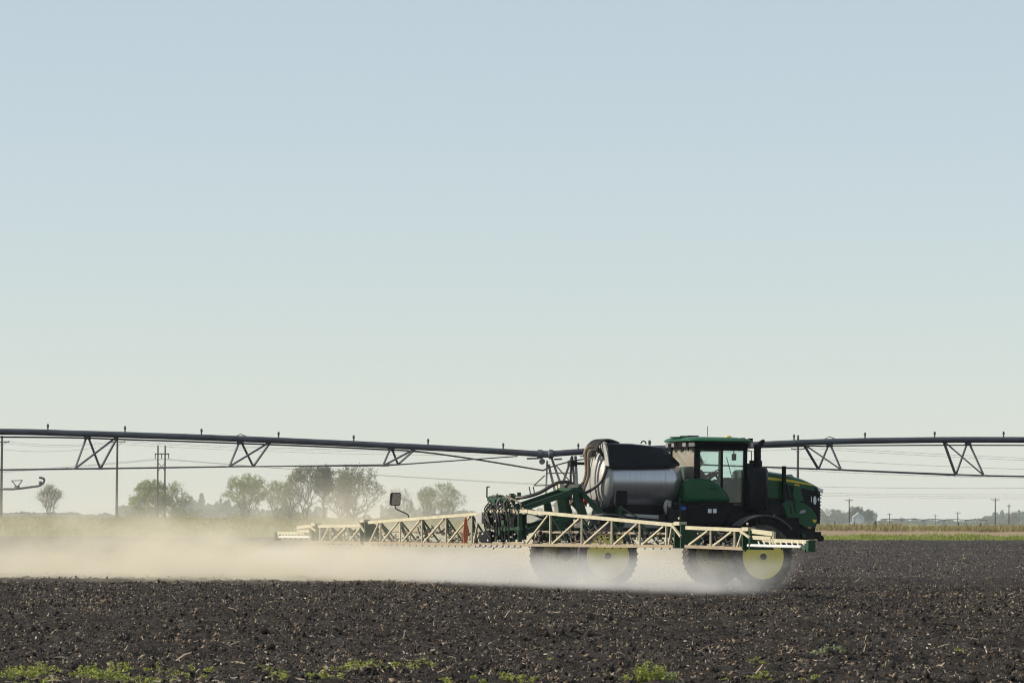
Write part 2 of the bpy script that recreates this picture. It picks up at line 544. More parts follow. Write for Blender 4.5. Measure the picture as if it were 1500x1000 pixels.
# bigger dark lumps, mostly along the near edge
PH = (1 + 5 ** 0.5) / 2
ICO_V = np.array([(-1, PH, 0), (1, PH, 0), (-1, -PH, 0), (1, -PH, 0), (0, -1, PH), (0, 1, PH), (0, -1, -PH), (0, 1, -PH), (PH, 0, -1), (PH, 0, 1), (-PH, 0, -1), (-PH, 0, 1)], float) / math.hypot(1, PH)
ICO_F = np.array([(0, 11, 5), (0, 5, 1), (0, 1, 7), (0, 7, 10), (0, 10, 11), (1, 5, 9), (5, 11, 4), (11, 10, 2), (10, 7, 6), (7, 1, 8), (3, 9, 4), (3, 4, 2), (3, 2, 6), (3, 6, 8), (3, 8, 9), (4, 9, 5), (2, 4, 11), (6, 2, 10), (8, 6, 7), (9, 8, 1)])
x, y = scatter_field(3000, 45, 100, 2.6)
n = len(x)
s = 0.022 + 0.05 * rng.random(n) ** 3.5
V = ICO_V[None] * (0.68 + 0.6 * rng.random((n, 12, 1))) * s[:, None, None] * np.array([1.35, 1.0, 0.8])
V = np.einsum('nij,nkj->nki', rand_rot(n), V) + np.stack([x, y, soil_height(x, y) + s * 0.3], -1)[:, None]
F_ = ICO_F[None] + (np.arange(n) * 12)[:, None, None]
lo = link_mesh('soil_lumps', fast_mesh('soil_lumps', V.reshape(-1, 3), F_.reshape(-1, 3), M['soil']))
tag(lo, 'larger dark lumps of soil scattered over the near field', 'soil', kind='stuff')

# straw and stubble lying in the soil
n = 100000
x, y = scatter_field(n, 44, 330, 1.9)
keep = (vnoise(x / 4.0 + 44, y / 0.9 + 9) + 0.35 * rng.random(n)) > 0.60
x, y = x[keep], y[keep]; n = len(x)
ln = 0.012 + 0.075 * rng.random(n) ** 3.0 + 0.16 * (rng.random(n) < 0.012)
wd = 0.0035 + 0.006 * rng.random(n) + 0.00003 * y
az = rng.random(n) * 6.283
el = (rng.random(n) ** 2.2) * 1.1 * np.sign(rng.random(n) - 0.15)
d = np.stack([np.cos(az) * np.cos(el), np.sin(az) * np.cos(el), np.sin(el)], -1)
side = np.cross(d, rng.normal(size=(n, 3))); side /= np.linalg.norm(side, axis=1, keepdims=True)
p = np.stack([x, y, soil_height(x, y) + 0.012 + 0.03 * rng.random(n)], -1)
mid = p + d * ln[:, None] * 0.5 + rng.normal(size=(n, 3)) * ln[:, None] * 0.06
end = p + d * ln[:, None]
w3 = side * wd[:, None]
V = np.stack([p - w3, p + w3, mid - w3, mid + w3, end - w3 * 0.6, end + w3 * 0.6], 1)
F_ = np.array([(0, 1, 3, 2), (2, 3, 5, 4)])[None] + (np.arange(n) * 6)[:, None, None]
st = link_mesh('straw_residue', fast_mesh('straw_residue', V.reshape(-1, 3), F_.reshape(-1, 4), M['straw']))
tag(st, 'pale bits of straw and stalk scattered over the black soil', 'straw', kind='stuff')

# grass blades standing on the verge and pasture
def blades(name, n, xr, tr, hr, wr, mt, label, lean=0.35):
    x = xr[0] + (xr[1] - xr[0]) * rng.random(n)
    t_ = tr[0] + (tr[1] - tr[0]) * rng.random(n)
    k = vnoise(x / 2.5 + 3, t_ / 2 + 70) + 0.4 * rng.random(n) > 0.5
    x, t_ = x[k], t_[k]; n = len(x)
    h = (hr[0] + (hr[1] - hr[0]) * rng.random(n)) * (0.45 + 1.1 * vnoise(x / 4 + 17, t_ / 4))
    w = wr * (0.6 + 0.8 * rng.random(n))
    a = rng.random(n) * 6.283
    b0 = np.stack([x, Yedge(x) + t_, far_z(x, t_) - 0.03], -1)
    sd = np.stack([np.cos(a), np.sin(a), a * 0], -1) * w[:, None]
    tip = b0 + np.stack([rng.normal(size=n) * lean, rng.normal(size=n) * lean, np.ones(n)], -1) * h[:, None]
    mid = b0 * 0.45 + tip * 0.55 + sd * 0.3
    V = np.stack([b0 - sd, b0 + sd, mid + sd * 0.8, tip, mid - sd * 0.8], 1)
    F_ = np.array([(0, 1, 2, 4)])[None] + (np.arange(n) * 5)[:, None, None]
    F2 = np.array([(4, 2, 3, 3)])[None] + (np.arange(n) * 5)[:, None, None]
    tri = np.concatenate([np.array([(0, 1, 2), (0, 2, 4), (4, 2, 3)])[None] + (np.arange(n) * 5)[:, None, None]])
    o = link_mesh(name, fast_mesh(name, V.reshape(-1, 3), tri.reshape(-1, 3), mt))
    return tag(o, label, 'grass', kind='stuff')
blades('verge_grass', 26000, (-75, 85), (-1.5, 8), (0.12, 0.42), 0.05, M['grassgreen'], 'bright green grass strip along the far edge of the black field')
blades('pasture_grass', 26000, (-110, 5), (8, 150), (0.12, 0.38), 0.07, M['grassolive'], 'olive pasture grass beyond the dust on the left')
blades('roadside_weeds', 26000, (-5, 100), (17, 34), (0.3, 0.85), 0.045, M['grasstan'], 'tan and green roadside weeds beyond the dirt track on the right')

# ------------------------------------------------------------------ the sprayer
SPR = empty('field_sprayer', ORG, TH)
tag(SPR, 'green self-propelled crop sprayer with steel tank and long boom spraying the black field', 'sprayer')
def part(mb, name, m, parent=None, **k):
    return mb.build(name, M[m] if isinstance(m, str) else m, parent or SPR, **k)
def pxz(pts, yl):
    return [(S(a, b, yl)[0], S(a, b, yl)[2]) for a, b in pts]

# wheels ------------------------------------------------------------
WB, TRK, WR = 4.60, 1.55, 0.90
def make_wheel(side):
    w = empty('wheel'); w.parent = SPR
    t = MB()
    prof = [(0.60, -0.15), (0.66, -0.19), (0.78, -0.205), (0.845, -0.19), (0.865, -0.12), (0.868, 0.12), (0.845, 0.19), (0.78, 0.205), (0.66, 0.19), (0.60, 0.15)]
    t.lathe(prof + prof[:1], (0, 0, 0), 'y', 48, cap=False)
    for k in range(34):                       # tread lugs in two slanted rows
        for sgn in (-1, 1):
            a = 2 * math.pi * (k + (0.5 if sgn > 0 else 0)) / 34
            a2 = a + 0.13
            p = Vector((math.cos(a) * 0.856, sgn * 0.195, math.sin(a) * 0.856))
            q = Vector((math.cos(a2) * 0.866, sgn * 0.01, math.sin(a2) * 0.866))
            t.bar(p, q, 0.04, 0.024)
    to = part(t, 'tyre', 'rubber', w, smooth=True)
    r = MB()
    s = side
    r.lathe([(0.62, 0.145 * s), (0.615, 0.165 * s), (0.585, 0.160 * s), (0.565, 0.10 * s), (0.50, 0.075 * s), (0.36, 0.085 * s), (0.30, 0.11 * s), (0.19, 0.115 * s), (0.18, 0.15 * s), (0.10, 0.16 * s)], (0, 0, 0), 'y', 40)
    ro = part(r, 'rim', 'yellow', w, smooth=True)
    h = MB()
    h.lathe([(0.09, 0.15 * s), (0.085, 0.20 * s), (0.05, 0.21 * s)], (0, 0, 0), 'y', 14)
    part(h, 'hub', 'darkmetal', w)
    h = MB()
    for k in range(10):
        a = 2 * math.pi * k / 10
        h.lathe([(0.018, 0), (0.018, 0.03 * s)], (math.cos(a) * 0.245, 0.112 * s, math.sin(a) * 0.245), 'y', 6)
    part(h, 'wheel_nuts', 'darkmetal', w)['kind'] = 'stuff'
    return w
wl = {s: make_wheel(s) for s in (-1, 1)}
for s in (-1, 1):
    for i, xw in enumerate((0.0, WB)):
        w = wl[s] if i == 0 else copy_tree(wl[s], SPR)
        w.location = (xw, s * TRK, WR - 0.02)
        w.rotation_euler = (0, random.random() * 0.4, 0)

# chassis -----------------------------------------------------------
c = MB()
for y in (-0.48, 0.36):
    c.box(-0.9, 6.5, y, y + 0.12, 1.38, 1.66)
for x in (-0.7, 0.9, 2.3, 3.6, 6.2):
    c.box(x, x + 0.12, -0.36, 0.36, 1.42, 1.62)
part(c, 'chassis_frame', 'frame_green')
for xw in (0.0, WB):
    a = MB()
    a.box(xw - 0.14, xw + 0.14, -1.28, 1.28, 1.30, 1.50)
    for s in (-1, 1):
        a.box(xw - 0.13, xw + 0.13, s * 1.30 - 0.10, s * 1.30 + 0.10, 0.82, 1.62)
        a.tube([(xw, s * 1.20, 0.88), (xw, s * 1.52, 0.88)], 0.17, 16)
        a.tube([(xw, s * 1.30, 1.60), (xw, s * 1.30, 1.86)], 0.13, 14)
    part(a, 'axle', 'darkmetal')
# mudguards over the four wheels
for xw in (0.0, WB):
    for s in (-1, 1):
        g = MB()
        rings = []
        a0, a1 = (R_(42), R_(132)) if xw > 0 else (R_(58), R_(138))
        for k in range(15):
            a = a0 + (a1 - a0) * k / 14
            rr = 1.10
            rings.append([(xw + math.cos(a) * r2, s * TRK + dy, 0.88 + math.sin(a) * r2) for r2, dy in ((rr, -0.25), (rr, 0.25), (rr + 0.035, 0.25), (rr + 0.035, -0.25))])
        g.loft(rings)
        g.bar((xw, s * 1.22, 1.70), (xw + 0.05, s * 1.35, 1.98), 0.06)
        part(g, 'mudguard', 'fender', smooth=True)

# solution tank ------------------------------------------------------
TZ, TR = 2.90, 0.82
def steel():
    m = bpy.data.materials.new('brushed_steel')
    m.use_nodes = True
    t = NT(m.node_tree)
    b = m.node_tree.nodes['Principled BSDF']
    tc = t.n('ShaderNodeTexCoord').outputs['Object']
    mp = t.n('ShaderNodeMapping'); t.link(tc, mp.inputs[0])
    mp.inputs['Scale'].default_value = (14.0, 0.5, 0.5)
    n1 = t.noise(mp.outputs[0], 2.2, 5.0, 0.65)
    c = t.mix(t.smooth(n1, 0.3, 0.7), (0.51, 0.52, 0.54, 1), (0.43, 0.438, 0.45, 1))
    drip = t.smooth(n1, 0.66, 0.74)
    c = t.mix(t.m('MULTIPLY', drip, 0.35), c, (0.15, 0.14, 0.12, 1))
    t.link(c, b.inputs['Base Color'])
    b.inputs['Metallic'].default_value = 0.85
    t.set(b.inputs['Roughness'], t.m('ADD', 0.24, t.m('MULTIPLY', n1, 0.14)))
    return m
M['steel'] = steel()
M['dull_steel'] = mat('dusty_steel_end', (0.40, 0.40, 0.38), 0.5, metal=0.35, col2=(0.33, 0.33, 0.31), scale=2, dust=0.3)
t = MB()
t.lathe([(TR, 0.52), (TR, 2.15)] + [(TR * math.cos(a), 2.15 + 0.72 * math.sin(a)) for a in [0.13 * k for k in range(1, 12)]] + [(0.02, 2.87)], (0, 0, TZ), 'x', 64)
tank = part(t, 'tank', 'steel', smooth=True)
t = MB()
t.lathe([(TR + 0.004, 0.53), (TR + 0.004, 0.44), (TR * 0.985, 0.41), (TR * 0.93, 0.34), (TR * 0.75, 0.27), (TR * 0.45, 0.22), (0.05, 0.20)], (0, 0, TZ), 'x', 64)
part(t, 'end_cap', 'dull_steel', tank, smooth=True)
t = MB()
for x in (0.56, 1.02, 2.08):
    t.lathe([(TR + 0.002, x), (TR + 0.008, x + 0.002), (TR + 0.008, x + 0.018), (TR + 0.002, x + 0.02)], (0, 0, TZ), 'x', 64)
part(t, 'weld_seam', 'steel', tank, smooth=True)
t = MB()
t.prism([(0.35, 1.62), (2.70, 1.62), (2.62, 2.16), (2.30, 2.24), (0.80, 2.24), (0.50, 2.16)], -0.52, 0.52)
part(t, 'tank_cradle', 'black', bevel=0.02)
for x in (0.7, 2.2):
    t = MB()
    t.box(x, x + 0.10, -0.80, 0.80, 1.72, 2.20)
    part(t, 'cradle_bracket', 'frame_green')
# black cover riding on the tank
def sect(x, zb, zt, yb, yt):
    zm = zb + (zt - zb) * 0.55
    return [(x, -yb, zb), (x, -yb * 0.95, zb + (zt - zb) * 0.25), (x, -(yb + yt) / 2 * 1.02, zm), (x, -yt, zt - 0.03), (x, -yt * 0.8, zt), (x, yt * 0.8, zt), (x, yt, zt - 0.03), (x, (yb + yt) / 2 * 1.02, zm), (x, yb * 0.95, zb + (zt - zb) * 0.25), (x, yb, zb)]
cv = MB().loft([sect(0.42, 3.24, 3.93, 0.86, 0.60), sect(1.2, 3.25, 3.92, 0.86, 0.60), sect(2.05, 3.27, 3.85, 0.84, 0.58), sect(2.28, 3.30, 3.73, 0.80, 0.54), sect(2.56, 3.34, 3.46, 0.72, 0.58)])
cov = part(cv, 'tank_cover', 'cover', smooth=True, bevel=0.015)
b = MB()
b.bar((0.50, -0.865, 3.27), (2.30, -0.82, 3.32), 0.03, 0.05)
part(b, 'rim_strip', 'cover', cov)
e = MB().loft([sect(0.385, 3.30, 3.91, 0.84, 0.58), sect(0.41, 3.30, 3.91, 0.84, 0.58)])
part(e, 'end_plate_lit_grey', 'greyplate', cov)  # grey paints sunlight onto the rear face of the black cover
e = MB()
e.loft([[(0.37, y * 0.70, 3.40 + 0.40 * z) for y, z in ((-0.8, 0), (-0.62, 0.6), (-0.45, 1), (0.45, 1), (0.62, 0.6), (0.8, 0))], [(0.384, y * 0.70, 3.40 + 0.40 * z) for y, z in ((-0.8, 0), (-0.62, 0.6), (-0.45, 1), (0.45, 1), (0.62, 0.6), (0.8, 0))]])
part(e, 'end_recess', 'black', cov)
e = MB()
e.tube(bez((1.55, -0.35, 3.93), (1.55, -0.35, 4.02), (1.70, -0.35, 4.02), (1.70, -0.35, 3.92), 8), 0.018, 6)
e.tube([(1.78, -0.35, 3.90), (1.78, -0.35, 4.02)], 0.014, 6)
part(e, 'lifting_loop', 'darkmetal', cov)
e = MB()
for k in range(6):
    y0 = -0.35 + 0.13 * k
    e.tube(spline([(0.95, y0 * 0.6, 3.93), (0.65, y0 * 0.8, 4.01), (0.40, y0, 3.98), (0.22, y0 * 1.1, 3.80), (0.14, y0 * 1.2, 3.55)], 5), 0.036, 7)
part(e, 'hose_bundle', 'hose', smooth=True)
# hoses and pipes down the rear end of the tank
def hose(pts, r, m='hose', name='hose', k=5):
    return part(MB().tube(spline(pts, k), r, 8), name, m, smooth=True)
hose([(0.20, -0.42, 3.72), (0.05, -0.40, 3.72), (-0.02, -0.38, 3.58), (0.0, -0.36, 3.1), (-0.10, -0.34, 2.75), (-0.30, -0.30, 2.30)], 0.042, 'tanhose')
hose([(0.20, -0.30, 3.78), (0.02, -0.27, 3.80), (-0.05, -0.24, 3.62), (-0.02, -0.22, 3.1), (-0.20, -0.2, 2.6), (-0.45, -0.15, 2.25)], 0.042, 'tanhose')
hose([(0.20, 0.02, 3.70), (0.12, 0.03, 3.72), (0.10, 0.05, 3.5), (0.08, 0.06, 3.0), (0.05, 0.06, 2.5), (0.1, 0.05, 2.2)], 0.03, 'greyplate', 'sight_tube')
hose([(0.36, -0.72, 3.30), (0.33, -0.74, 3.15), (0.25, -0.66, 2.90), (0.05, -0.52, 2.68), (-0.20, -0.40, 2.52), (-0.35, -0.30, 2.40)], 0.045)
hose([(-0.10, 0.62, 3.36), (-0.12, 0.62, 3.0), (-0.10, 0.60, 2.6), (-0.2, 0.5, 2.2)], 0.035)
hose([(0.15, -0.55, 2.45), (0.22, -0.62, 2.2), (0.28, -0.62, 2.05), (0.5, -0.6, 1.95)], 0.03)
b = MB(); b.box(-0.17, 0.02, 0.50, 0.74, 3.30, 3.46); b.box(-0.10, 0.30, 0.56, 0.66, 3.34, 3.42)
part(b, 'rear_box', 'darkmetal', bevel=0.01)
b = MB(); b.box(0.30, 0.33, -0.5, -0.44, 2.2, 3.5); b.box(0.24, 0.27, 0.1, 0.16, 2.2, 3.6)
part(b, 'end_stay', 'greyplate')
b = MB(); b.lathe([(0.03, -0.1), (0.085, -0.08), (0.095, 0.02), (0.05, 0.06)], (-0.12, -0.42, 2.33), 'x', 14); b.bar((-0.12, -0.42, 2.33), (-0.02, -0.42, 2.48), 0.03)
part(b, 'valve', 'red', smooth=True, label='red valve below the tank hoses')

# cab ---------------------------------------------------------------
CR, CF, CW = 2.94, 4.50, 0.85                # rear, front, half width
ZF, ZT = 2.18, 3.86
def glass(name, tint, dusty, rough=0.02):
    m = bpy.data.materials.new(name)
    m.use_nodes = True
    nt = m.node_tree
    t = NT(nt)
    for nd in list(nt.nodes):
        if nd.type != 'OUTPUT_MATERIAL': nt.nodes.remove(nd)
    tr = t.n('ShaderNodeBsdfTransparent'); tr.inputs[0].default_value = c4(tint)
    gl = t.n('ShaderNodeBsdfGlossy'); gl.inputs['Roughness'].default_value = rough
    lw = t.n('ShaderNodeLayerWeight'); lw.inputs[0].default_value = 0.5
    fr = t.m('ADD', 0.03, t.m('MULTIPLY', t.m('POWER', lw.outputs['Facing'], 5.0), 0.5))
    mx = t.n('ShaderNodeMixShader')
    t.link(fr, mx.inputs[0]); t.link(tr.outputs[0], mx.inputs[1]); t.link(gl.outputs[0], mx.inputs[2])
    df = t.n('ShaderNodeBsdfDiffuse'); df.inputs[0].default_value = (0.36, 0.32, 0.26, 1)
    m2 = t.n('ShaderNodeMixShader')
    tc = t.n('ShaderNodeTexCoord').outputs['Object']
    t.set(m2.inputs[0], t.m('MULTIPLY', t.m('ADD', 0.5, t.noise(tc, 1.6, 4.0)), dusty))
    t.link(mx.outputs[0], m2.inputs[1]); t.link(df.outputs[0], m2.inputs[2])
    t.link(m2.outputs[0], nt.nodes['Material Output'].inputs[0])
    return m
M['glass'] = glass('cab_glass', (0.90, 0.972, 0.962), 0.012)
M['dustglass'] = glass('dusty_cab_glass', (0.70, 0.78, 0.74), 0.52)
cab = empty('cab'); cab.parent = SPR
def post(x0, x1, y, z0, z1, nm='post', m='black', lean=0.0):
    p = MB()
    yw = 0.09 if y < 0 else -0.09
    p.loft([[(x0, y, z0), (x1, y, z0), (x1, y + yw, z0), (x0, y + yw, z0)], [(x0 + lean, y, z1), (x1 + lean, y, z1), (x1 + lean, y + yw, z1), (x0 + lean, y + yw, z1)]])
    return part(p, nm, m, cab, bevel=0.012)
for s in (-1, 1):
    y = s * CW
    post(CR, CR + 0.15, y, ZF, ZT, 'rear_post')
    post(3.73, 3.785, y, 2.62, ZT - 0.02, 'door_post')
    post(CF - 0.10, CF, y, ZF, ZT, 'front_post', lean=0.02)
    r = MB(); r.box(CR, CF + 0.02, min(y, y - s * 0.1), max(y, y - s * 0.1), ZT - 0.10, ZT + 0.06)
    part(r, 'top_rail', 'black', cab)
    r = MB(); r.box(3.75, CF, min(y, y - s * 0.08), max(y, y - s * 0.08), ZF - 0.02, ZF + 0.10)
    part(r, 'door_sill', 'black', cab)
    g = MB(); yy = y - s * 0.03
    g.box(CR + 0.15, CF - 0.09, yy - 0.004, yy + 0.004, 2.28, ZT - 0.09)
    part(g, 'side_window', 'glass', cab)
r = MB(); r.box(CR + 0.02, CF - 0.02, -0.80, 0.80, ZF - 0.10, ZF); part(r, 'cab_floor', 'black', cab)
g = MB(); g.box(CR + 0.045, CR + 0.055, -0.76, 0.76, 2.88, ZT - 0.04); part(g, 'rear_window', 'dustglass', cab)
r = MB(); r.box(CR + 0.02, CR + 0.10, -0.78, 0.78, ZF, 2.88); part(r, 'rear_panel', 'black', cab)
g = MB(); g.box(CF - 0.045, CF - 0.035, -0.76, 0.76, 2.34, ZT - 0.06); part(g, 'windscreen', 'glass', cab)
r = MB(); r.box(CF - 0.07, CF + 0.01, -0.76, 0.76, ZF - 0.05, 2.34); part(r, 'front_panel', 'black', cab)
# roof: rounded plan with cut corners
def plan(x0, x1, w, ch, z):
    return [(x0, -w + ch, z), (x0 + ch, -w, z), (x1 - ch * 0.8, -w, z), (x1, -w + ch * 1.1, z), (x1, w - ch * 1.1, z), (x1 - ch * 0.8, w, z), (x0 + ch, w, z), (x0, w - ch, z)]
rf = MB().loft([plan(2.76, 4.72, 1.02, 0.26, 3.99), plan(2.72, 4.74, 1.03, 0.26, 4.025), plan(2.80, 4.62, 0.96, 0.25, 4.09), plan(3.0, 4.3, 0.75, 0.2, 4.13)])
roof = part(rf, 'roof', 'green', cab, smooth=True, bevel=0.01)
rf = MB().loft([plan(2.86, 4.60, 0.93, 0.2, 3.84), plan(2.78, 4.68, 1.0, 0.25, 3.975)])
part(rf, 'roof_underside', 'black', cab, bevel=0.01)
def wlight(p, d, w=0.17, h=0.10):
    b = MB(); p = Vector(p); d = Vector(d).normalized()
    b.bar(p - d * 0.04, p + d * 0.03, w, h)
    o = part(b, 'work_light', 'dimlens', cab)
for p, d in (((2.77, -0.55, 3.91), (-1, -0.1, 0)), ((2.84, -0.86, 3.915), (-0.75, -0.7, 0)), ((2.77, 0.2, 3.91), (-1, 0, 0)), ((2.77, 0.6, 3.91), (-1, 0, 0)), ((4.62, -0.86, 3.92), (0.7, -0.75, 0)), ((4.70, -0.3, 3.93), (1, 0, 0))):
    wlight(p, d)
b = MB(); b.box(2.80, 2.98, -0.15, 0.55, 4.11, 4.145); b.box(3.02, 3.35, -0.2, 0.35, 4.14, 4.175)
part(b, 'roof_hatch', 'frame_green', cab, bevel=0.01)
b = MB(); b.lathe([(0.09, 4.10), (0.10, 4.14), (0.09, 4.175), (0.03, 4.185)], (4.32, 0.0, 0), 'z', 20)
part(b, 'satellite_receiver', 'stripe', cab, smooth=True, label='yellow dome on the cab roof')
b = MB(); b.tube([(3.60, -0.2, 4.15), (3.61, -0.2, 4.44)], 0.008, 6); part(b, 'aerial', 'black', cab)
for q_ in ((4.64, 4.74, -0.72, -0.60, 4.02, 4.11), (4.60, 4.70, -0.3, -0.2, 4.06, 4.13)): part(MB().box(*q_), 'roof_bracket', 'black', cab)
for y in (-0.45, -0.12):
    b = MB(); b.tube([(CR - 0.02, y, 3.86), (CR - 0.03, y, 3.74)], 0.02, 6); part(b, 'window_catch', 'black', cab)
# interior
st_ = MB(); st_.box(3.10, 3.24, -0.26, 0.26, 2.66, 3.30); st_.box(3.12, 3.62, -0.26, 0.26, 2.56, 2.68); st_.box(3.14, 3.22, -0.15, 0.15, 3.30, 3.48); st_.box(3.2, 3.5, -0.18, 0.18, 2.2, 2.56)
part(st_, 'seat', 'grey', cab, bevel=0.03)
b = MB(); b.prism([(4.02, 2.18), (4.44, 2.18), (4.44, 2.98), (4.22, 3.04), (4.02, 2.88)], -0.34, 0.34); part(b, 'dashboard', 'grey', cab, bevel=0.03)
b = MB(); b.box(3.25, 3.85, -0.48, -0.30, 2.30, 2.86); b.box(3.70, 3.86, -0.46, -0.32, 2.86, 2.98); part(b, 'armrest_console', 'grey', cab, bevel=0.02)
b = MB()
cw, nw = Vector((3.93, 0.0, 3.14)), Vector((-0.62, 0, 0.78)).normalized()
ua, ub = frame(nw)
ring = [cw + (ua * math.cos(a) + ub * math.sin(a)) * 0.20 for a in [2 * math.pi * k / 24 for k in range(25)]]
b.tube(ring, 0.016, 6)
for k in range(3):
    a = 2 * math.pi * k / 3 + 0.5
    b.tube([cw - nw * 0.03, cw + (ua * math.cos(a) + ub * math.sin(a)) * 0.20], 0.014, 6)
b.tube([cw, (4.12, 0, 2.86)], 0.035, 8)
part(b, 'steering_wheel', 'black', cab, smooth=True)
b = MB(); b.box(4.20, 4.24, -0.72, -0.50, 3.50, 3.68); b.tube([(4.22, -0.6, 3.68), (4.22, -0.6, 3.80)], 0.015, 6); part(b, 'monitor', 'black', cab)
b = MB(); b.tube([(3.95, 0.82, 3.18), (4.44, 0.82, 3.18)], 0.02, 6); b.tube([(3.95, 0.82, 3.18), (3.95, 0.82, 2.6)], 0.02, 6); part(b, 'grab_rail', 'black', cab)
b = MB(); b.tube([(3.3, 0.7, 3.35), (3.66, 0.3, 3.78)], 0.022, 6); part(b, 'sun_blind_arm', 'black', cab)
b = MB(); b.tube([(4.40, -0.15, 2.95), (4.36, 0.18, 3.60)], 0.012, 5); part(b, 'wiper', 'black', cab)
# green side panels that sweep down below the windows
sp_ = pxz([(1004, 707), (1012, 701), (1030, 700.5), (1043, 702), (1053, 707.5), (1062, 716), (1069, 726), (1073, 736), (1003, 736.5)], -0.98)
for y0, y1 in ((-0.98, -0.40), (0.40, 0.98)):
    b = MB().prism(sp_, y0, y1); pn = part(b, 'side_panel', 'green', cab, smooth=True, bevel=0.13); pn.modifiers['bevel'].segments = 5
    yy = y0 - 0.012 if y0 < 0 else y1
    b = MB().prism([(3.34, 2.735), (3.60, 2.725), (3.60, 2.705), (3.34, 2.715)], yy, yy + 0.012); part(b, 'moulding', 'black', cab)
    b = MB().prism([(2.98, 2.345), (4.32, 2.345), (4.32, 2.30), (2.98, 2.30)], min(yy, yy), yy + 0.015); part(b, 'lower_trim', 'black', cab)
# dark housings under the cab and tank
b = MB().prism(pxz([(1003, 738), (1076, 738), (1068, 757), (1060, 767), (1003, 769)], -0.95), -0.95, 0.95)
uc = part(b, 'lower_housing', 'black', SPR, bevel=0.03)
for x in (1039.5, 1047):
    p = S(x, 748, -0.96)
    b = MB(); b.box(p[0] - 0.055, p[0] + 0.055, -0.975, -0.955, p[2] - 0.06, p[2] + 0.06); part(b, 'marker_lamp', 'lens', uc, bevel=0.01)
p = S(1000, 744, -0.9); b = MB(); b.lathe([(0.07, -0.05), (0.075, 0.02), (0.04, 0.05)], (p[0], -0.93, p[2]), 'z', 12); part(b, 'filler_cap', 'blue', SPR, smooth=True)
b = MB(); p = S(996, 738, -1.0); b.tube([(p[0], -1.0, 1.75), (p[0], -1.0, 2.42), (p[0] + 0.03, -0.9, 2.45)], 0.02, 6); part(b, 'hand_rail', 'frame_green', SPR)
b = MB()
for (x0, x1, y0, y1, z0, z1) in ((2.1, 2.85, -0.95, -0.5, 1.62, 2.15), (1.9, 2.1, -0.85, -0.5, 1.7, 2.0), (2.3, 2.6, -0.85, -0.55, 2.15, 2.34)): b.box(x0, x1, y0, y1, z0, z1)
part(b, 'pump_housing', 'darkmetal', SPR, bevel=0.04)
b = MB(); b.tube(spline([(2.15, -0.80, 2.0), (2.05, -0.86, 2.2), (2.12, -0.84, 2.36), (2.2, -0.8, 2.2)], 5), 0.05, 8); b.lathe([(0.07, 0), (0.07, 0.16)], (2.17, -0.84, 2.22), 'z', 10); part(b, 'filter_bowl', 'greyplate', SPR, smooth=True)
b = MB(); b.prism([(0.5, 1.98), (2.0, 1.86), (2.0, 1.80), (0.5, 1.92)], -0.95, -0.35); part(b, 'catwalk', 'darkmetal', SPR)
b = MB(); b.prism([(0.85, 1.62), (2.1, 1.62), (2.1, 1.98), (0.95, 2.02)], -0.78, -0.45); part(b, 'rinse_tank', 'greyplate', SPR, bevel=0.05)
for y in (-0.52, 0.52):
    b = MB(); b.box(3.5, 6.2, min(y, y * 1.25), max(y, y * 1.25), 1.2, 1.95); part(b, 'belly_pan', 'black', SPR, bevel=0.03)

b = MB(); b.prism([(3.9, 1.6), (5.3, 1.6), (5.3, 2.12), (3.9, 2.12)], -0.86, -0.45); part(b, 'engine_shroud', 'black', SPR, bevel=0.03)
# hood ---------------------------------------------------------------
def hsec(x, zt, zs, zb, w):
    return [(x, -w, zb), (x, -w, zs), (x, -w * 0.90, zt - 0.05), (x, -w * 0.62, zt), (x, w * 0.62, zt), (x, w * 0.90, zt - 0.05), (x, w, zs), (x, w, zb)]
h = MB().loft([hsec(4.75, 3.24, 3.06, 2.10, 0.60), hsec(5.3, 3.21, 3.05, 2.05, 0.60), hsec(5.9, 3.13, 2.98, 1.95, 0.59), hsec(6.4, 3.00, 2.88, 1.85, 0.57), hsec(6.75, 2.87, 2.80, 1.80, 0.53), hsec(6.92, 2.78, 2.74, 1.78, 0.48)])
hood = part(h, 'hood', 'black', SPR, smooth=True, bevel=0.02)
h = MB().loft([[(x, y * w, z) for y, z in ((-1.006, zs - 0.14), (-1.006, zs + 0.005), (-0.905, zt - 0.045), (-0.62, zt + 0.008), (0.62, zt + 0.008), (0.905, zt - 0.045), (1.006, zs + 0.005), (1.006, zs - 0.14), (0.97, zs - 0.14), (0.6, zt - 0.03), (-0.6, zt - 0.03), (-0.97, zs - 0.14))]
               for x, zt, zs, w in ((4.72, 3.245, 3.065, 0.60), (5.3, 3.215, 3.055, 0.60), (5.9, 3.135, 2.985, 0.59), (6.4, 3.005, 2.885, 0.57), (6.70, 2.895, 2.825, 0.535), (6.90, 2.80, 2.76, 0.485))])
part(h, 'hood_top', 'green', hood, smooth=True, label='green sloping top of the hood')
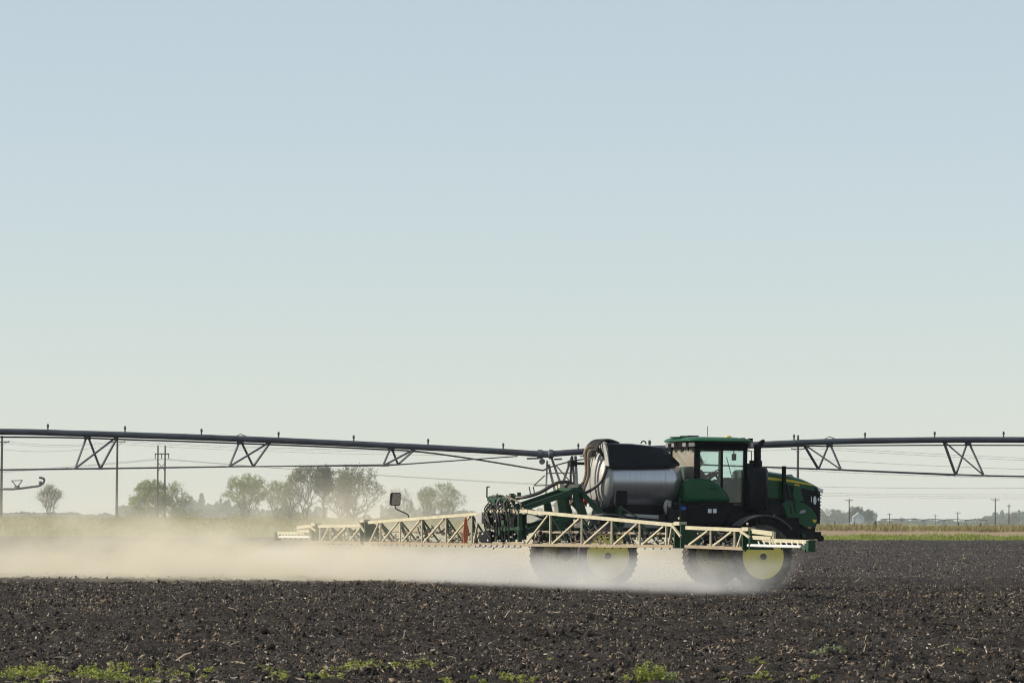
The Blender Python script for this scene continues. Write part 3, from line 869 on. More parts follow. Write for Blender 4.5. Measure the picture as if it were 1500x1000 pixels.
for s in (-1, 1):
    y = lambda w: s * w
    def plate(poly, yo, th, m, nm, bev=0.015, lab=None):
        a, bb = sorted((s * yo, s * (yo + th)))
        return part(MB().prism(poly, a, bb), nm, m, hood, bevel=bev, label=lab)
    st2 = pxz([(1122.5, 698), (1160, 702.5), (1191, 709), (1191, 711), (1160, 706), (1122.5, 702)], -0.615)
    a = MB(); n_ = len(st2)
    yo = [0.612, 0.606, 0.568, 0.568, 0.606, 0.612]
    a.add([(st2[i][0], s * yo[i], st2[i][1]) for i in range(n_)] + [(st2[i][0], s * (yo[i] - 0.03), st2[i][1]) for i in range(n_)],
          [tuple(range(n_)), tuple(range(2 * n_ - 1, n_ - 1, -1))] + [(i, n_ + i, n_ + (i + 1) % n_, (i + 1) % n_) for i in range(n_)])
    part(a, 'stripe', 'stripe', hood)
    plate(pxz([(1122.5, 703), (1146, 706), (1146, 730), (1122.5, 729)], -0.61), 0.59, 0.025, 'green', 'side_cover')
    plate(pxz([(1163, 709), (1171.5, 710.5), (1177.5, 733), (1166, 736.5), (1161, 725)], -0.6), 0.575, 0.025, 'green', 'side_cover')
    plate(pxz([(1163.5, 708.2), (1171, 709.4), (1171.6, 711.6), (1164, 710.6)], -0.605), 0.602, 0.006, 'stripe', 'decal', 0)
    plate(pxz([(1139, 731), (1150, 733), (1166, 735), (1179, 737), (1189, 744), (1195.5, 753), (1198, 764), (1196, 771), (1184, 776), (1172, 768), (1157, 764), (1150, 752), (1148, 743)], -0.6), 0.50, 0.11, 'green', 'nose_panel', 0.03, 'rounded green nose panel below the grille')
    plate(pxz([(1148, 730.5), (1170, 736), (1166, 739), (1148, 735)], -0.6), 0.60, 0.012, 'frame_green', 'trim', 0)
    for (xa, xb, ya, yb) in ((1157, 1160, 740, 752), (1162, 1166.5, 736, 751)):
        plate(pxz([(xa, ya), (xa + 1.5, ya), (xb, yb), (xb - 1.8, yb)], -0.61), 0.61, 0.006, 'black', 'vent', 0)
    em = [(S(1176, 749, -0.62)[0] + 0.11 * math.cos(k * math.pi / 6) * (1.0 if k % 2 else 0.82), S(1176, 749, -0.62)[2] + 0.045 * math.sin(k * math.pi / 6) + 0.02 * math.cos(k * math.pi / 6)) for k in range(12)]
    plate(em, 0.611, 0.006, 'greyplate', 'emblem', 0)
    plate(pxz([(1190.5, 760), (1196, 761), (1195, 765), (1190.5, 764)], -0.61), 0.611, 0.005, 'stripe', 'marker', 0)
    plate(pxz([(1184, 771), (1188, 771), (1188, 774), (1184, 774)], -0.61), 0.611, 0.006, 'orange', 'marker', 0)
    for px_, py_, rw, rh in ((1187.5, 731, 0.035, 0.10), (1193.5, 732.5, 0.05, 0.12), (1199, 731, 0.025, 0.05)):
        q = S(px_, py_, -0.54)
        plate([(q[0] + rw * math.cos(k * math.pi / 5), q[2] + rh * math.sin(k * math.pi / 5)) for k in range(10)], 0.535, 0.012, 'lens', 'headlight', 0)
    hl = pxz([(1196, 714), (1206, 716), (1205.5, 722), (1200, 720)], -0.5)
    plate(hl, 0.44, 0.075, 'lens', 'headlight', 0.01)
g = MB()
for k in range(9):
    z = 1.90 + 0.095 * k
    g.box(6.90, 6.95 + 0.004 * k, -0.44, 0.44, z, z + 0.03)
part(g, 'grille', 'black', hood)
b = MB(); b.lathe([(0.10, 0), (0.11, 0.05), (0.06, 0.09)], (6.15, -0.1, 3.05), 'z', 14); part(b, 'hood_cap', 'frame_green', hood, smooth=True)
b = MB(); b.tube([S(1153, 708, -0.6), S(1158, 729, -0.6)], 0.02, 6); part(b, 'hood_strut', 'frame_green', hood)
# engine bay below the hood, belly and front hitch
b = MB()
for (x0, x1, y0, y1, z0, z1) in ((4.7, 5.8, -0.5, 0.5, 1.7, 2.2), (5.0, 5.2, -0.62, -0.45, 1.8, 2.2), (5.35, 5.6, -0.60, -0.45, 1.9, 2.25), (5.1, 6.6, -0.42, 0.42, 1.25, 1.85), (5.9, 6.75, -0.52, -0.38, 1.35, 1.75)): b.box(x0, x1, y0, y1, z0, z1)
for k in range(6):
    x0 = 4.95 + 0.13 * k
    b.tube(spline([(x0, -0.55, 2.05), (x0 + 0.05, -0.62, 1.95), (x0 + 0.12, -0.60, 1.82), (x0 + 0.25, -0.52, 1.72)], 4), 0.022, 6)
part(b, 'engine', 'darkmetal', SPR, bevel=0.02)
b = MB()
for k in range(5): b.tube([(5.05 + 0.09 * k, -0.63, 1.98), (5.10 + 0.09 * k, -0.64, 2.03)], 0.018, 6)
part(b, 'hydraulic_fitting', 'greyplate', SPR)
b = MB(); b.box(6.45, 6.80, -0.35, 0.35, 1.35, 1.72); b.tube([(6.55, -0.4, 1.45), (7.0, -0.30, 1.42)], 0.06, 8); b.box(6.82, 7.0, -0.38, 0.0, 1.36, 1.56); b.lathe([(0.08, -0.06), (0.09, 0.06)], (7.02, -0.3, 1.38), 'y', 12); b.lathe([(0.14, -0.4), (0.14, 0.4)], (6.62, 0, 1.5), 'y', 14)
part(b, 'front_hitch', 'black', SPR, bevel=0.01)
b = MB(); b.box(6.3, 6.42, -0.62, 0.62, 1.40, 1.50); part(b, 'front_crossbar', 'frame_green', SPR)

# exhaust and air pipes
q0, q1 = S(1094.5, 745, -0.95)[0], S(1121.5, 745, -0.95)[0]
b = MB()
xc, hw = (q0 + q1) / 2, (q1 - q0) / 2
pl = lambda k, z: [(xc + k * hw * a, -0.95 + k * 0.27 * b_, z) for a, b_ in ((-1, -0.55), (-0.6, -1), (0.6, -1), (1, -0.55), (1, 0.55), (0.6, 1), (-0.6, 1), (-1, 0.55))]
b.loft([pl(0.9, 2.14), pl(1, 2.20), pl(1, 3.22), pl(0.9, 3.30), pl(0.5, 3.33)])
can = part(b, 'exhaust_canister', 'cover', SPR, smooth=True, bevel=0.015)
b = MB()
for k in range(5): b.box(xc - hw * 0.55 + k * hw * 0.26, xc - hw * 0.55 + k * hw * 0.26 + 0.012, -1.232, -1.21, 2.28, 3.16)
part(b, 'rib', 'cover', can)
b = MB(); p = S(1109.5, 690, -0.95)
b.lathe([(0.13, 3.30), (0.13, 3.48), (0.095, 3.52), (0.095, 3.70)], (p[0], -0.95, 0), 'z', 18)
b.lathe([(0.11, 3.25), (0.12, 3.33), (0.08, 3.42)], (p[0] - 0.22, -0.95, 0), 'z', 14)
b.tube(spline([(p[0], -0.95, 3.55), (p[0], -0.95, 3.80), (p[0] + 0.03, -0.95, 3.90), (p[0] + 0.20, -0.95, 4.06)], 5), [0.10] * 11 + [0.08, 0.075, 0.065, 0.05, 0.03], 14)
part(b, 'exhaust_stack', 'black', can, smooth=True)
b = MB(); p = S(1149, 700, -0.75)
b.tube([(p[0], -0.72, 2.42), (p[0], -0.72, 3.36)], 0.062, 14); b.tube([(p[0], -0.72, 2.44), (p[0], -0.6, 2.40)], 0.06, 10)
part(b, 'vent_pipe', 'black', SPR, smooth=True)
# cab mirrors
b = MB(); b.box(4.50, 4.55, -1.16, -1.0, 3.10, 3.5); b.tube([(4.5, -0.85, 3.78), (4.53, -1.08, 3.75), (4.53, -1.08, 3.5)], 0.014, 6); part(b, 'cab_mirror', 'black', SPR)

# rear lift and centre rack -------------------------------------------
rack = empty('boom_rack'); rack.parent = SPR
XB = -2.305
for y, x1_, z1_ in ((-1.15, 0.05, 2.12), (1.08, 0.05, 2.12), (-0.52, 0.10, 2.50), (0.45, 0.10, 2.50)):
    part(MB().box(XB - 0.06, XB + x1_, y, y + 0.07, 1.24, z1_), 'rack_upright', 'frame_green', rack)
for z, y0, y1, m_ in ((2.06, -1.75, 1.2, 'boom'), (1.18, -1.5, 1.6, 'boomtan'), (1.60, -1.2, 1.2, 'frame_green'), (2.38, -0.6, 1.15, 'frame_green')):
    b = MB(); b.box(XB - 0.055, XB + 0.055, y0, y1, z - 0.05, z + 0.05); part(b, 'rack_beam', m_, rack)
b = MB()
rr = random.Random(3)
for k in range(46):                            # valve blocks and brackets crowded on the rack
    y = rr.uniform(-1.2, 1.1); z = rr.choice([rr.uniform(2.08, 2.52), rr.uniform(1.25, 2.0)]); s_ = rr.uniform(0.03, 0.10)
    x = XB + rr.uniform(-0.28, 0.30)
    b.box(x, x + s_ * rr.uniform(0.6, 1.6), y, y + s_ * rr.uniform(0.7, 2.0), z, z + s_ * rr.uniform(0.6, 1.8))
part(b, 'valve_block', 'frame_green', rack)['kind'] = 'stuff'
b = MB()
for k in range(30):
    y = rr.uniform(-1.1, 1.1); z = rr.uniform(1.22, 1.98); s_ = rr.uniform(0.02, 0.07); x = XB + rr.uniform(-0.25, 0.45)
    b.box(x, x + s_ * 1.4, y, y + s_ * rr.uniform(1, 2.4), z, z + s_)
part(b, 'control_box', 'black', rack)['kind'] = 'stuff'
b = MB()
for k in range(26):
    y = rr.uniform(-1.2, 1.0); z = rr.choice([rr.uniform(2.12, 2.5), rr.uniform(1.25, 1.95)]); x = XB - 0.2 + rr.uniform(-0.1, 0.1)
    b.lathe([(0.018, -0.03), (0.022, 0.0), (0.014, 0.03)], (x, y, z), rr.choice('xyz'), 7)
part(b, 'fitting', 'white', rack)['kind'] = 'stuff'
for k in range(15):
    y = rr.uniform(-1.1, 1.0); z = rr.uniform(1.9, 2.5)
    p = Vector((XB + rr.uniform(-0.15, 0.1), y, z))
    hose([p, p + Vector((-0.12, rr.uniform(-0.3, 0.3), rr.uniform(-0.05, 0.12))), p + Vector((rr.uniform(-0.1, 0.2), rr.uniform(-0.5, 0.5), rr.uniform(-0.5, -0.2))), p + Vector((0.1, rr.uniform(-0.6, 0.6), rr.uniform(-0.9, -0.5)))], rr.choice((0.014, 0.018, 0.024)), rr.choice(('hose', 'hose', 'tanhose')), 'hose')
part(MB().box(XB + 0.18, XB + 0.26, -0.95, 0.95, 1.30, 1.98), 'rack_panel', 'black', rack)
for (y0_, y1_, z0_, z1_) in ((-0.95, -0.6, 1.65, 1.98), (-0.35, 0.1, 1.28, 1.52), (0.2, 0.42, 1.66, 1.95), (-0.3, 0.15, 2.12, 2.32), (0.6, 0.9, 2.12, 2.36)):
    part(MB().box(XB - 0.12, XB + 0.12, y0_, y1_, z0_, z1_), 'manifold', 'darkmetal', rack, bevel=0.01)
for k in range(10):
    y = rr.uniform(-1.0, 0.9); z = rr.uniform(2.05, 2.45)
    hose([(XB - 0.15, y, z), (XB - 0.24, y + 0.1, z - 0.2), (XB - 0.22, y + rr.uniform(-0.2, 0.3), z - 0.5), (XB - 0.12, y + rr.uniform(-0.3, 0.4), 1.3)], 0.02, 'hose')
b = MB()
b.box(XB - 0.2, XB + 0.02, 1.15, 1.6, 1.72, 2.02)
part(b, 'cooler_box', 'greyplate', rack, bevel=0.01)
b = MB()
for k in range(6): b.box(XB - 0.215, XB - 0.20, 1.18 + 0.07 * k, 1.21 + 0.07 * k, 1.75, 1.99)
part(b, 'cooler_fin', 'white', rack)['kind'] = 'stuff'
b = MB(); b.box(XB - 0.10, XB + 0.35, 0.95, 1.14, 1.62, 2.05); b.box(XB - 0.1, XB + 0.5, 0.75, 1.6, 1.22, 1.5); part(b, 'black_housing', 'black', rack)
b = MB(); b.bar((XB - 0.10, 1.05, 2.42), (XB - 0.10, 1.05, 2.72), 0.03); b.bar((XB - 0.10, 1.05, 2.72), (XB - 0.02, 1.05, 2.72), 0.03); b.bar((XB - 0.10, 1.05, 2.43), (XB + 0.2, 0.95, 2.42), 0.03); part(b, 'sensor_mast', 'black', rack)
b = MB(); b.tube(spline([(XB, 0.9, 2.45), (XB + 0.3, 0.5, 2.42), (XB + 0.55, 0.0, 2.44), (XB + 0.9, -0.25, 2.56), (XB + 1.25, -0.40, 2.78), (XB + 1.5, -0.42, 2.86), (XB + 1.75, -0.40, 2.84), (XB + 1.95, -0.35, 2.74)], 6), 0.05, 9); part(b, 'main_hose', 'hose', rack, smooth=True)
b = MB()
for x in (XB + 0.72, XB + 0.84): b.bar((x, -0.1, 2.48), (x - 0.08, -0.18, 2.72), 0.022)
part(b, 'hose_guide', 'black', rack)
for k in range(8): part(MB().tube([(XB - 0.2, 1.5 - k * 0.42, 1.10), (XB - 0.2, 1.28 - k * 0.42, 1.12)], 0.03, 8), 'centre_nozzle_pipe', 'greyplate', rack)
b = MB(); b.prism([(XB - 0.26, 1.18), (XB - 0.16, 1.18), (XB - 0.12, 1.45), (XB - 0.18, 1.88), (XB - 0.24, 1.88), (XB - 0.28, 1.45)], 2.34, 2.36)
o = part(b, 'reflector', 'orange', rack); 
b = MB(); b.tube([S(770, 750, -0.9), S(795, 753, -1.6)], 0.055, 10); part(b, 'fold_cylinder', 'white', rack, smooth=True)
# parallel lift arms
lift = empty('lift_linkage'); lift.parent = SPR
for y in (-0.55, 0.45):
    b = MB(); b.bar((-0.35, y, 2.66), (-1.95, y * 0.95, 2.14), 0.09, 0.14); part(b, 'upper_arm', 'frame_green', lift)
    b = MB(); b.bar((-0.45, y, 1.95), (-2.1, y * 0.95, 1.45), 0.09, 0.14); part(b, 'lower_arm', 'frame_green', lift)
    b = MB(); b.prism([(-0.55, 1.45), (-0.20, 1.45), (-0.10, 1.75), (-0.14, 2.05), (-0.24, 2.35), (-0.26, 2.74), (-0.50, 2.74), (-0.55, 2.40), (-0.40, 2.05), (-0.42, 1.75)], y - 0.03, y + 0.03); part(b, 'lift_plate', 'frame_green', lift, bevel=0.01)
    b = MB(); b.prism([(-1.02, 1.55), (-0.78, 1.5), (-0.70, 2.0), (-0.82, 2.45), (-1.0, 2.42), (-0.95, 2.0)], y - 0.025, y + 0.025); part(b, 'link_plate', 'frame_green', lift, bevel=0.01)
    b = MB(); b.tube([(-0.5, y * 0.6, 1.7), (-1.5, y * 0.6, 2.05)], 0.05, 10); b.tube([(-1.5, y * 0.6, 2.05), (-1.95, y * 0.6, 2.2)], 0.028, 8); part(b, 'lift_cylinder', 'frame_green', lift, smooth=True)
b = MB(); b.box(-0.95, -0.22, -0.62, -0.42, 2.70, 2.80); part(b, 'top_bar', 'boom', lift)
for q_ in ((-0.55, -0.30, -0.62, 0.55, 2.62, 2.72), (-0.5, -0.2, -0.6, 0.6, 1.5, 1.62)): part(MB().box(*q_), 'cross_tube', 'frame_green', lift)
b = MB()
for x in (-0.82, -0.77, -0.42, -0.37): b.bar((x, -0.63, 2.70), (x + 0.12, -0.63, 2.86), 0.018)
part(b, 'strap', 'black', lift)
for y in (-0.65, 0.6):
    b = MB(); b.bar((-0.3, y, 2.55), (0.42, y * 1.1, 1.85), 0.08, 0.12); part(b, 'diagonal_stay', 'frame_green', lift)

# boom wings ------------------------------------------------------------
def nozzle_mesh():
    n_ = MB()
    n_.lathe([(0.018, 0.01), (0.020, -0.02), (0.012, -0.045)], (0, 0, 0), 'z', 7)
    n_.box(-0.02, 0.02, -0.014, 0.014, 0.0, 0.04)
    return n_.mesh('nozzle', M['black'])
NOZ = nozzle_mesh()
def zlin(pts, y):
    ys = sorted(pts); return float(np.interp(y, [p[0] for p in ys], [p[1] for p in ys]))
def wing(name, sg, ylist, top, bot, y_in, y_out, diag_up, label):
    """lattice section between y_in and y_out; ylist are the uprights"""
    w = MB()
    ytop0 = y_in
    w.bar((XB, y_in, zlin(top, y_in)), (XB, y_out, zlin(top, y_out)), 0.085, 0.085)
    lw_ = MB(); lw_.bar((XB - 0.02, y_in, zlin(bot, y_in)), (XB - 0.02, y_out, zlin(bot, y_out)), 0.085, 0.075)
    lw_.bar((XB + 0.55, y_in, zlin(bot, y_in) + 0.03), (XB + 0.55, y_out, zlin(bot, y_out) + 0.03), 0.07, 0.07)
    sec = part(w, name, 'boom', SPR, label=label)
    part(lw_, 'lower_chord', 'boomtan', sec)
    ys = sorted(ylist, reverse=True)           # from the far side to the near side
    for y in ys:
        u = MB(); u.bar((XB - 0.01, y, zlin(bot, y) + 0.04), (XB - 0.01, y, zlin(top, y) - 0.045), 0.044, 0.044); part(u, 'upright', 'boom', sec)
        u = MB(); u.bar((XB + 0.53, y + 0.05, zlin(bot, y) + 0.05), (XB + 0.03, y + 0.05, zlin(top, y) - 0.045), 0.06, 0.04); part(u, 'front_brace', 'frame_green', sec)  # dark green stands in for the shading on the front braces
    full = [max(y_in, y_out)] + ys + [min(y_in, y_out)]
    for a, c_ in zip(full[:-1], full[1:]):
        if a - c_ < 0.5: continue
        d_ = MB(); d_.bar((XB - 0.015, a - 0.16, zlin(bot, a) + 0.04), (XB - 0.015, c_ + 0.16, zlin(top, c_) - 0.05), 0.044, 0.044); part(d_, 'diagonal', 'boom', sec)
        d_ = MB(); m_ = (a + c_) / 2; d_.bar((XB + 0.53, m_, zlin(bot, m_) + 0.05), (XB + 0.03, c_ + 0.12, zlin(top, c_) - 0.05), 0.08, 0.035); part(d_, 'front_brace', 'frame_green', sec)  # shade put into the colour here as well
    n_ = MB(); z_ = zlin(bot, (y_in + y_out) / 2) + 0.33
    a, c_ = max(y_in, y_out), min(y_in, y_out)
    yy = a
    while yy > c_ + 0.3:
        e_ = max(c_ + 0.05, yy - rr.uniform(0.9, 1.5))
        n_.tube([(XB + 0.30, yy, z_ + rr.uniform(-0.01, 0.01)), (XB + 0.30, e_ + 0.05, z_ + rr.uniform(-0.01, 0.01))], 0.032, 7)
        n_.tube([(XB + 0.30, e_ + 0.05, z_), (XB + 0.30, e_, z_)], 0.045, 7)
        yy = e_
    part(n_, 'spray_line', 'boomtan', sec)
    n_ = MB()
    for k in range(int(abs(y_out - y_in) / 0.28)):   # fittings, clips and small hoses hung inside the truss
        y = rr.uniform(c_ + 0.1, a - 0.1); z = zlin(bot, y) + rr.uniform(0.06, 0.26); s_ = rr.uniform(0.02, 0.06); x = XB + rr.uniform(0.05, 0.5)
        n_.box(x, x + s_, y, y + s_ * rr.uniform(1, 3), z, z + s_ * rr.uniform(0.7, 2.0))
    part(n_, 'hose_clip', 'black', sec)['kind'] = 'stuff'
    n_ = MB()
    for k in range(int(abs(y_out - y_in) / 0.22)):
        y = rr.uniform(c_ + 0.1, a - 0.1); z = zlin(bot, y) + rr.uniform(0.05, 0.16)
        n_.lathe([(0.014, -0.03), (0.02, 0.0), (0.012, 0.035)], (XB + rr.uniform(-0.05, 0.1), y, z), rr.choice('xyz'), 6)
    part(n_, 'nozzle_body', 'greyplate', sec)['kind'] = 'stuff'
    n_ = MB()
    for k in range(int(abs(y_out - y_in) / 1.1)):        # slack hoses looping along the truss
        y = rr.uniform(c_ + 0.7, a - 0.7); z = zlin(bot, y) + rr.uniform(0.30, 0.46); l_ = rr.uniform(0.35, 0.65)
        n_.tube(spline([(XB + 0.22, y - l_, z + 0.05), (XB + 0.16, y - l_ * 0.5, z - 0.10), (XB + 0.14, y, z - 0.16), (XB + 0.18, y + l_ * 0.5, z - 0.08), (XB + 0.22, y + l_, z + 0.06)], 3), 0.022, 6)
    part(n_, 'slack_hose', 'hose', sec, smooth=True)['kind'] = 'stuff'
    n_ = MB()
    for k in range(int(abs(y_out - y_in) / 0.6)):
        y = rr.uniform(c_ + 0.3, a - 0.3); z = zlin(bot, y) + rr.uniform(0.1, 0.25)
        n_.tube(spline([(XB + 0.1, y - 0.25, z), (XB + 0.05, y - 0.1, z - 0.04), (XB + 0.1, y + 0.1, z + 0.03), (XB + 0.15, y + 0.25, z + 0.1)], 3), 0.016, 5)
    part(n_, 'small_hose', rr.choice(['tanhose', 'hose']), sec)['kind'] = 'stuff'
    k = 0
    y = max(y_in, y_out) - 0.2
    while y > min(y_in, y_out):
        o = link_mesh('nozzle', NOZ, sec); o.location = (XB + 0.05, y, zlin(bot, y) - 0.03); y -= 0.51
    return sec
N_TOP = [(-1.6, 2.06), (-3.26, 2.0), (-5.38, 1.92), (-7.34, 1.855), (-9.11, 1.80), (-11.3, 1.725)]
N_BOT = [(-1.28, 1.16), (-11.6, 1.20)]
wing('boom_inner_section', -1, [-3.26, -5.38, -7.34, -9.11, -10.75], N_TOP, N_BOT, -1.45, -11.25, True, 'near inner boom truss across the side of the machine')
wing('boom_outer_section', -1, [-13.38, -14.75], [(-11.9, 1.665), (-15.5, 1.62)], [(-11.6, 1.21), (-15.4, 1.18)], -11.95, -15.35, True, 'near outer boom truss in front of the front wheel')
F_TOP = [(1.7, 1.99), (2.37, 1.96), (4.34, 1.89), (7.97, 1.80), (10.4, 1.72)]
F_BOT = [(1.6, 1.14), (10.9, 1.13)]
wing('boom_inner_section', 1, [2.37, 4.34, 6.22, 7.97, 9.6], F_TOP, F_BOT, 1.65, 10.6, True, 'far inner boom truss reaching into the dust')
wing('boom_outer_section', 1, [12.4, 13.9, 14.85], [(11.1, 1.63), (15.1, 1.59)], [(10.9, 1.12), (15.2, 1.12)], 11.15, 15.0, True, 'far outer boom truss in the dust')
for sg, yj in ((-1, -11.6), (1, 10.9), (-1, -15.55), (1, 15.2)):     # fold joints
    zt = 1.72 if abs(yj) < 12 else 1.60
    j = MB()
    j.prism([(XB - 0.10, 1.16), (XB + 0.55, 1.16), (XB + 0.30, zt - 0.1), (XB + 0.08, zt + 0.02), (XB - 0.10, zt + 0.02)], yj - 0.22, yj - 0.16)
    j.prism([(XB - 0.10, 1.16), (XB + 0.55, 1.16), (XB + 0.30, zt - 0.1), (XB + 0.08, zt + 0.02), (XB - 0.10, zt + 0.02)], yj + 0.16, yj + 0.22)
    j.tube([(XB + 0.1, yj, 1.2), (XB + 0.1, yj, zt)], 0.06, 8)
    jo = part(j, 'fold_joint', 'frame_green', SPR)
    j = MB(); j.box(XB - 0.12, XB + 0.08, yj - 0.16, yj + 0.18, zt + 0.0, zt + 0.09); j.bar((XB - 0.12, yj + 0.3, zt + 0.02), (XB - 0.12, yj - 0.25, 1.45), 0.05); part(j, 'hinge_block', 'boom', jo)
    j = MB(); j.lathe([(0.02, -0.03), (0.032, 0), (0.02, 0.03)], (XB - 0.1, yj - 0.1, zt + 0.17), 'y', 8); part(j, 'pin_knob', 'boom', jo)
for sg in (-1, 1):                              # light breakaway tips
    y0, y1 = sg * 15.7, sg * 18.9
    tp = MB()
    tp.bar((XB, y0, 1.60), (XB, sg * 16.9, 1.54), 0.10, 0.10)
    tp.bar((XB, sg * 15.75, 1.45), (XB, sg * 16.8, 1.43), 0.09, 0.09)
    tp.bar((XB, sg * 16.9, 1.58), (XB, sg * 16.9, 1.30), 0.06, 0.06)
    tp.bar((XB, sg * 16.3, 1.39), (XB, y1 - sg * 0.1, 1.37), 0.06, 0.08)
    tip = part(tp, 'breakaway_tip', 'boom', SPR)
    tp = MB(); tp.tube([(XB - 0.06, sg * 15.6, 1.26), (XB - 0.06, y1 - sg * 0.4, 1.25)], 0.035, 8)
    part(tp, 'nozzle_rail', 'white', tip)
    tp = MB()
    for k in range(9):
        yk = sg * (16.2 + 0.3 * k); tp.bar((XB - 0.04, yk, 1.27), (XB - 0.02, yk + 0.12, 1.36), 0.025)
    part(tp, 'rail_lacing', 'white', tip)
    tp = MB(); tp.box(XB - 0.08, XB + 0.10, min(y1, y1 - sg * 0.12), max(y1, y1 - sg * 0.12), 1.14, 1.40); tp.tube([(XB - 0.05, y1 - sg * 0.35, 1.25), (XB - 0.05, y1 - sg * 0.15, 1.17)], 0.05, 8); part(tp, 'end_guard', 'frame_green', tip)
    for k in range(6):
        o = link_mesh('nozzle', NOZ, tip); o.location = (XB - 0.06, sg * (15.9 + 0.51 * k), 1.22)
# mirrors standing on the boom wings
M['mirrorface'] = mat('dusty_mirror_painted_reflection', (0.20, 0.175, 0.14), 0.25, metal=0.3, dust=0.4, scale=5)  # tan base colour paints in the reflection of sunlit dust, under a dust film
for y0, z0, dx, zm, mm in ((7.37, 1.86, -0.40, 2.394, 'hose'), (-8.95, 1.82, -0.46, 2.39, 'frame_green')):
    xm = XB + dx
    b = MB(); b.tube(spline([(XB, y0, z0), (XB - 0.02, y0, z0 + 0.10), (XB + dx * 0.85, y0, zm - 0.29), (xm, y0, zm - 0.22), (xm, y0, zm - 0.1)], 4), 0.02, 7)
    arm = part(b, 'mirror_arm', mm, SPR, smooth=True)
    rect = [(-1, -0.7), (-0.85, -1), (0.85, -1), (1, -0.7), (1, 0.7), (0.85, 1), (-0.85, 1), (-1, 0.7)]
    tilt = 0.05
    sec_ = lambda k, y_: [(xm + a * 0.145 * k + c_ * 0.01, y_ - a * tilt, zm + c_ * 0.19 * k) for a, c_ in rect]
    part(MB().loft([sec_(1.0, y0 - 0.03), sec_(0.9, y0 + 0.06)]), 'mirror_shell', 'black', arm, bevel=0.015)
    part(MB().loft([sec_(0.84, y0 - 0.036), sec_(0.84, y0 - 0.031)]), 'mirror_glass', 'mirrorface' if y0 > 0 else 'black', arm)  # far face carries a painted reflection, near face is black as if unlit

# driver -----------------------------------------------------------------
def person():
    root = empty('person', ORG + FWD * 3.36 + Vector((0, 0, 2.68)), TH)
    tag(root, 'driver in a dark reddish shirt and cap seated at the wheel in the cab', 'person')
    V = [(0, 0, 0.10), (0.02, 0, 0.32), (0.04, 0, 0.50), (0.05, 0, 0.58), (0.07, 0, 0.74), (0.08, 0, 0.80)]
    E = [(0, 1), (1, 2), (2, 3), (3, 4), (4, 5)]
    Rr = [0.155, 0.16, 0.155, 0.06, 0.10, 0.085]
    for s in (-1, 1):
        i = len(V)
        V += [(0.05, s * 0.19, 0.49), (0.22, s * 0.25, 0.27), (0.46, s * 0.17, 0.42), (0.53, s * 0.15, 0.46)]
        Rr += [0.075, 0.055, 0.042, 0.04]
        E += [(2, i), (i, i + 1), (i + 1, i + 2), (i + 2, i + 3)]
        j = len(V)
        V += [(0.06, s * 0.11, 0.09), (0.46, s * 0.14, 0.10), (0.52, s * 0.14, -0.32), (0.64, s * 0.15, -0.36)]
        Rr += [0.10, 0.075, 0.055, 0.045]
        E += [(0, j), (j, j + 1), (j + 1, j + 2), (j + 2, j + 3)]
    me = bpy.data.meshes.new('body')
    me.from_pydata(V, E, [])
    o = link_mesh('body', me, root)
    o.modifiers.new('skin', 'SKIN')
    if not me.skin_vertices: pass
    for i, sv in enumerate(me.skin_vertices[0].data):
        sv.radius = (Rr[i], Rr[i] * (1.15 if i < 3 else 1.0))
        sv.use_root = (i == 0)
    sb = o.modifiers.new('sub', 'SUBSURF'); sb.levels = sb.render_levels = 2
    me.materials.append(M['shirt'])
    h = MB()
    h.lathe([(0.02, -0.125), (0.055, -0.11), (0.078, -0.06), (0.085, 0.0), (0.083, 0.06), (0.06, 0.11), (0.01, 0.13)], (0.09, 0, 0.75), 'z', 16)
    h.lathe([(0.005, 0.10), (0.016, 0.085), (0.012, 0.07)], (0.09, 0, 0.745), 'x', 8)
    for s in (-1, 1): h.lathe([(0.03, s * 0.08), (0.028, s * 0.095)], (0.085, 0, 0.745), 'y', 8)
    part(h, 'head', 'skin', root, smooth=True)
    h = MB()
    h.lathe([(0.093, 0.03), (0.092, 0.07), (0.07, 0.115), (0.01, 0.135)], (0.085, 0, 0.755), 'z', 16)
    h.prism([(0.14, 0.785), (0.26, 0.775), (0.26, 0.785), (0.14, 0.80)], -0.07, 0.07)
    part(h, 'cap', 'cap', root, smooth=True)
    for s in (-1, 1):
        h = MB(); p = Vector((0.53, s * 0.15, 0.46))
        h.tube([p, p + Vector((0.05, -s * 0.01, 0.03))], [0.04, 0.042], 8)
        for k in range(4):
            q = p + Vector((0.05, -s * (0.03 - 0.02 * k), 0.045 - 0.01 * k))
            h.tube([q, q + Vector((0.035, 0, 0.01)), q + Vector((0.045, 0, -0.025))], 0.010, 5)
        h.tube([p + Vector((0.02, -s * 0.035, 0.02)), p + Vector((0.05, -s * 0.055, 0.0))], 0.011, 5)
        part(h, 'hand', 'skin', root, smooth=True)
person()

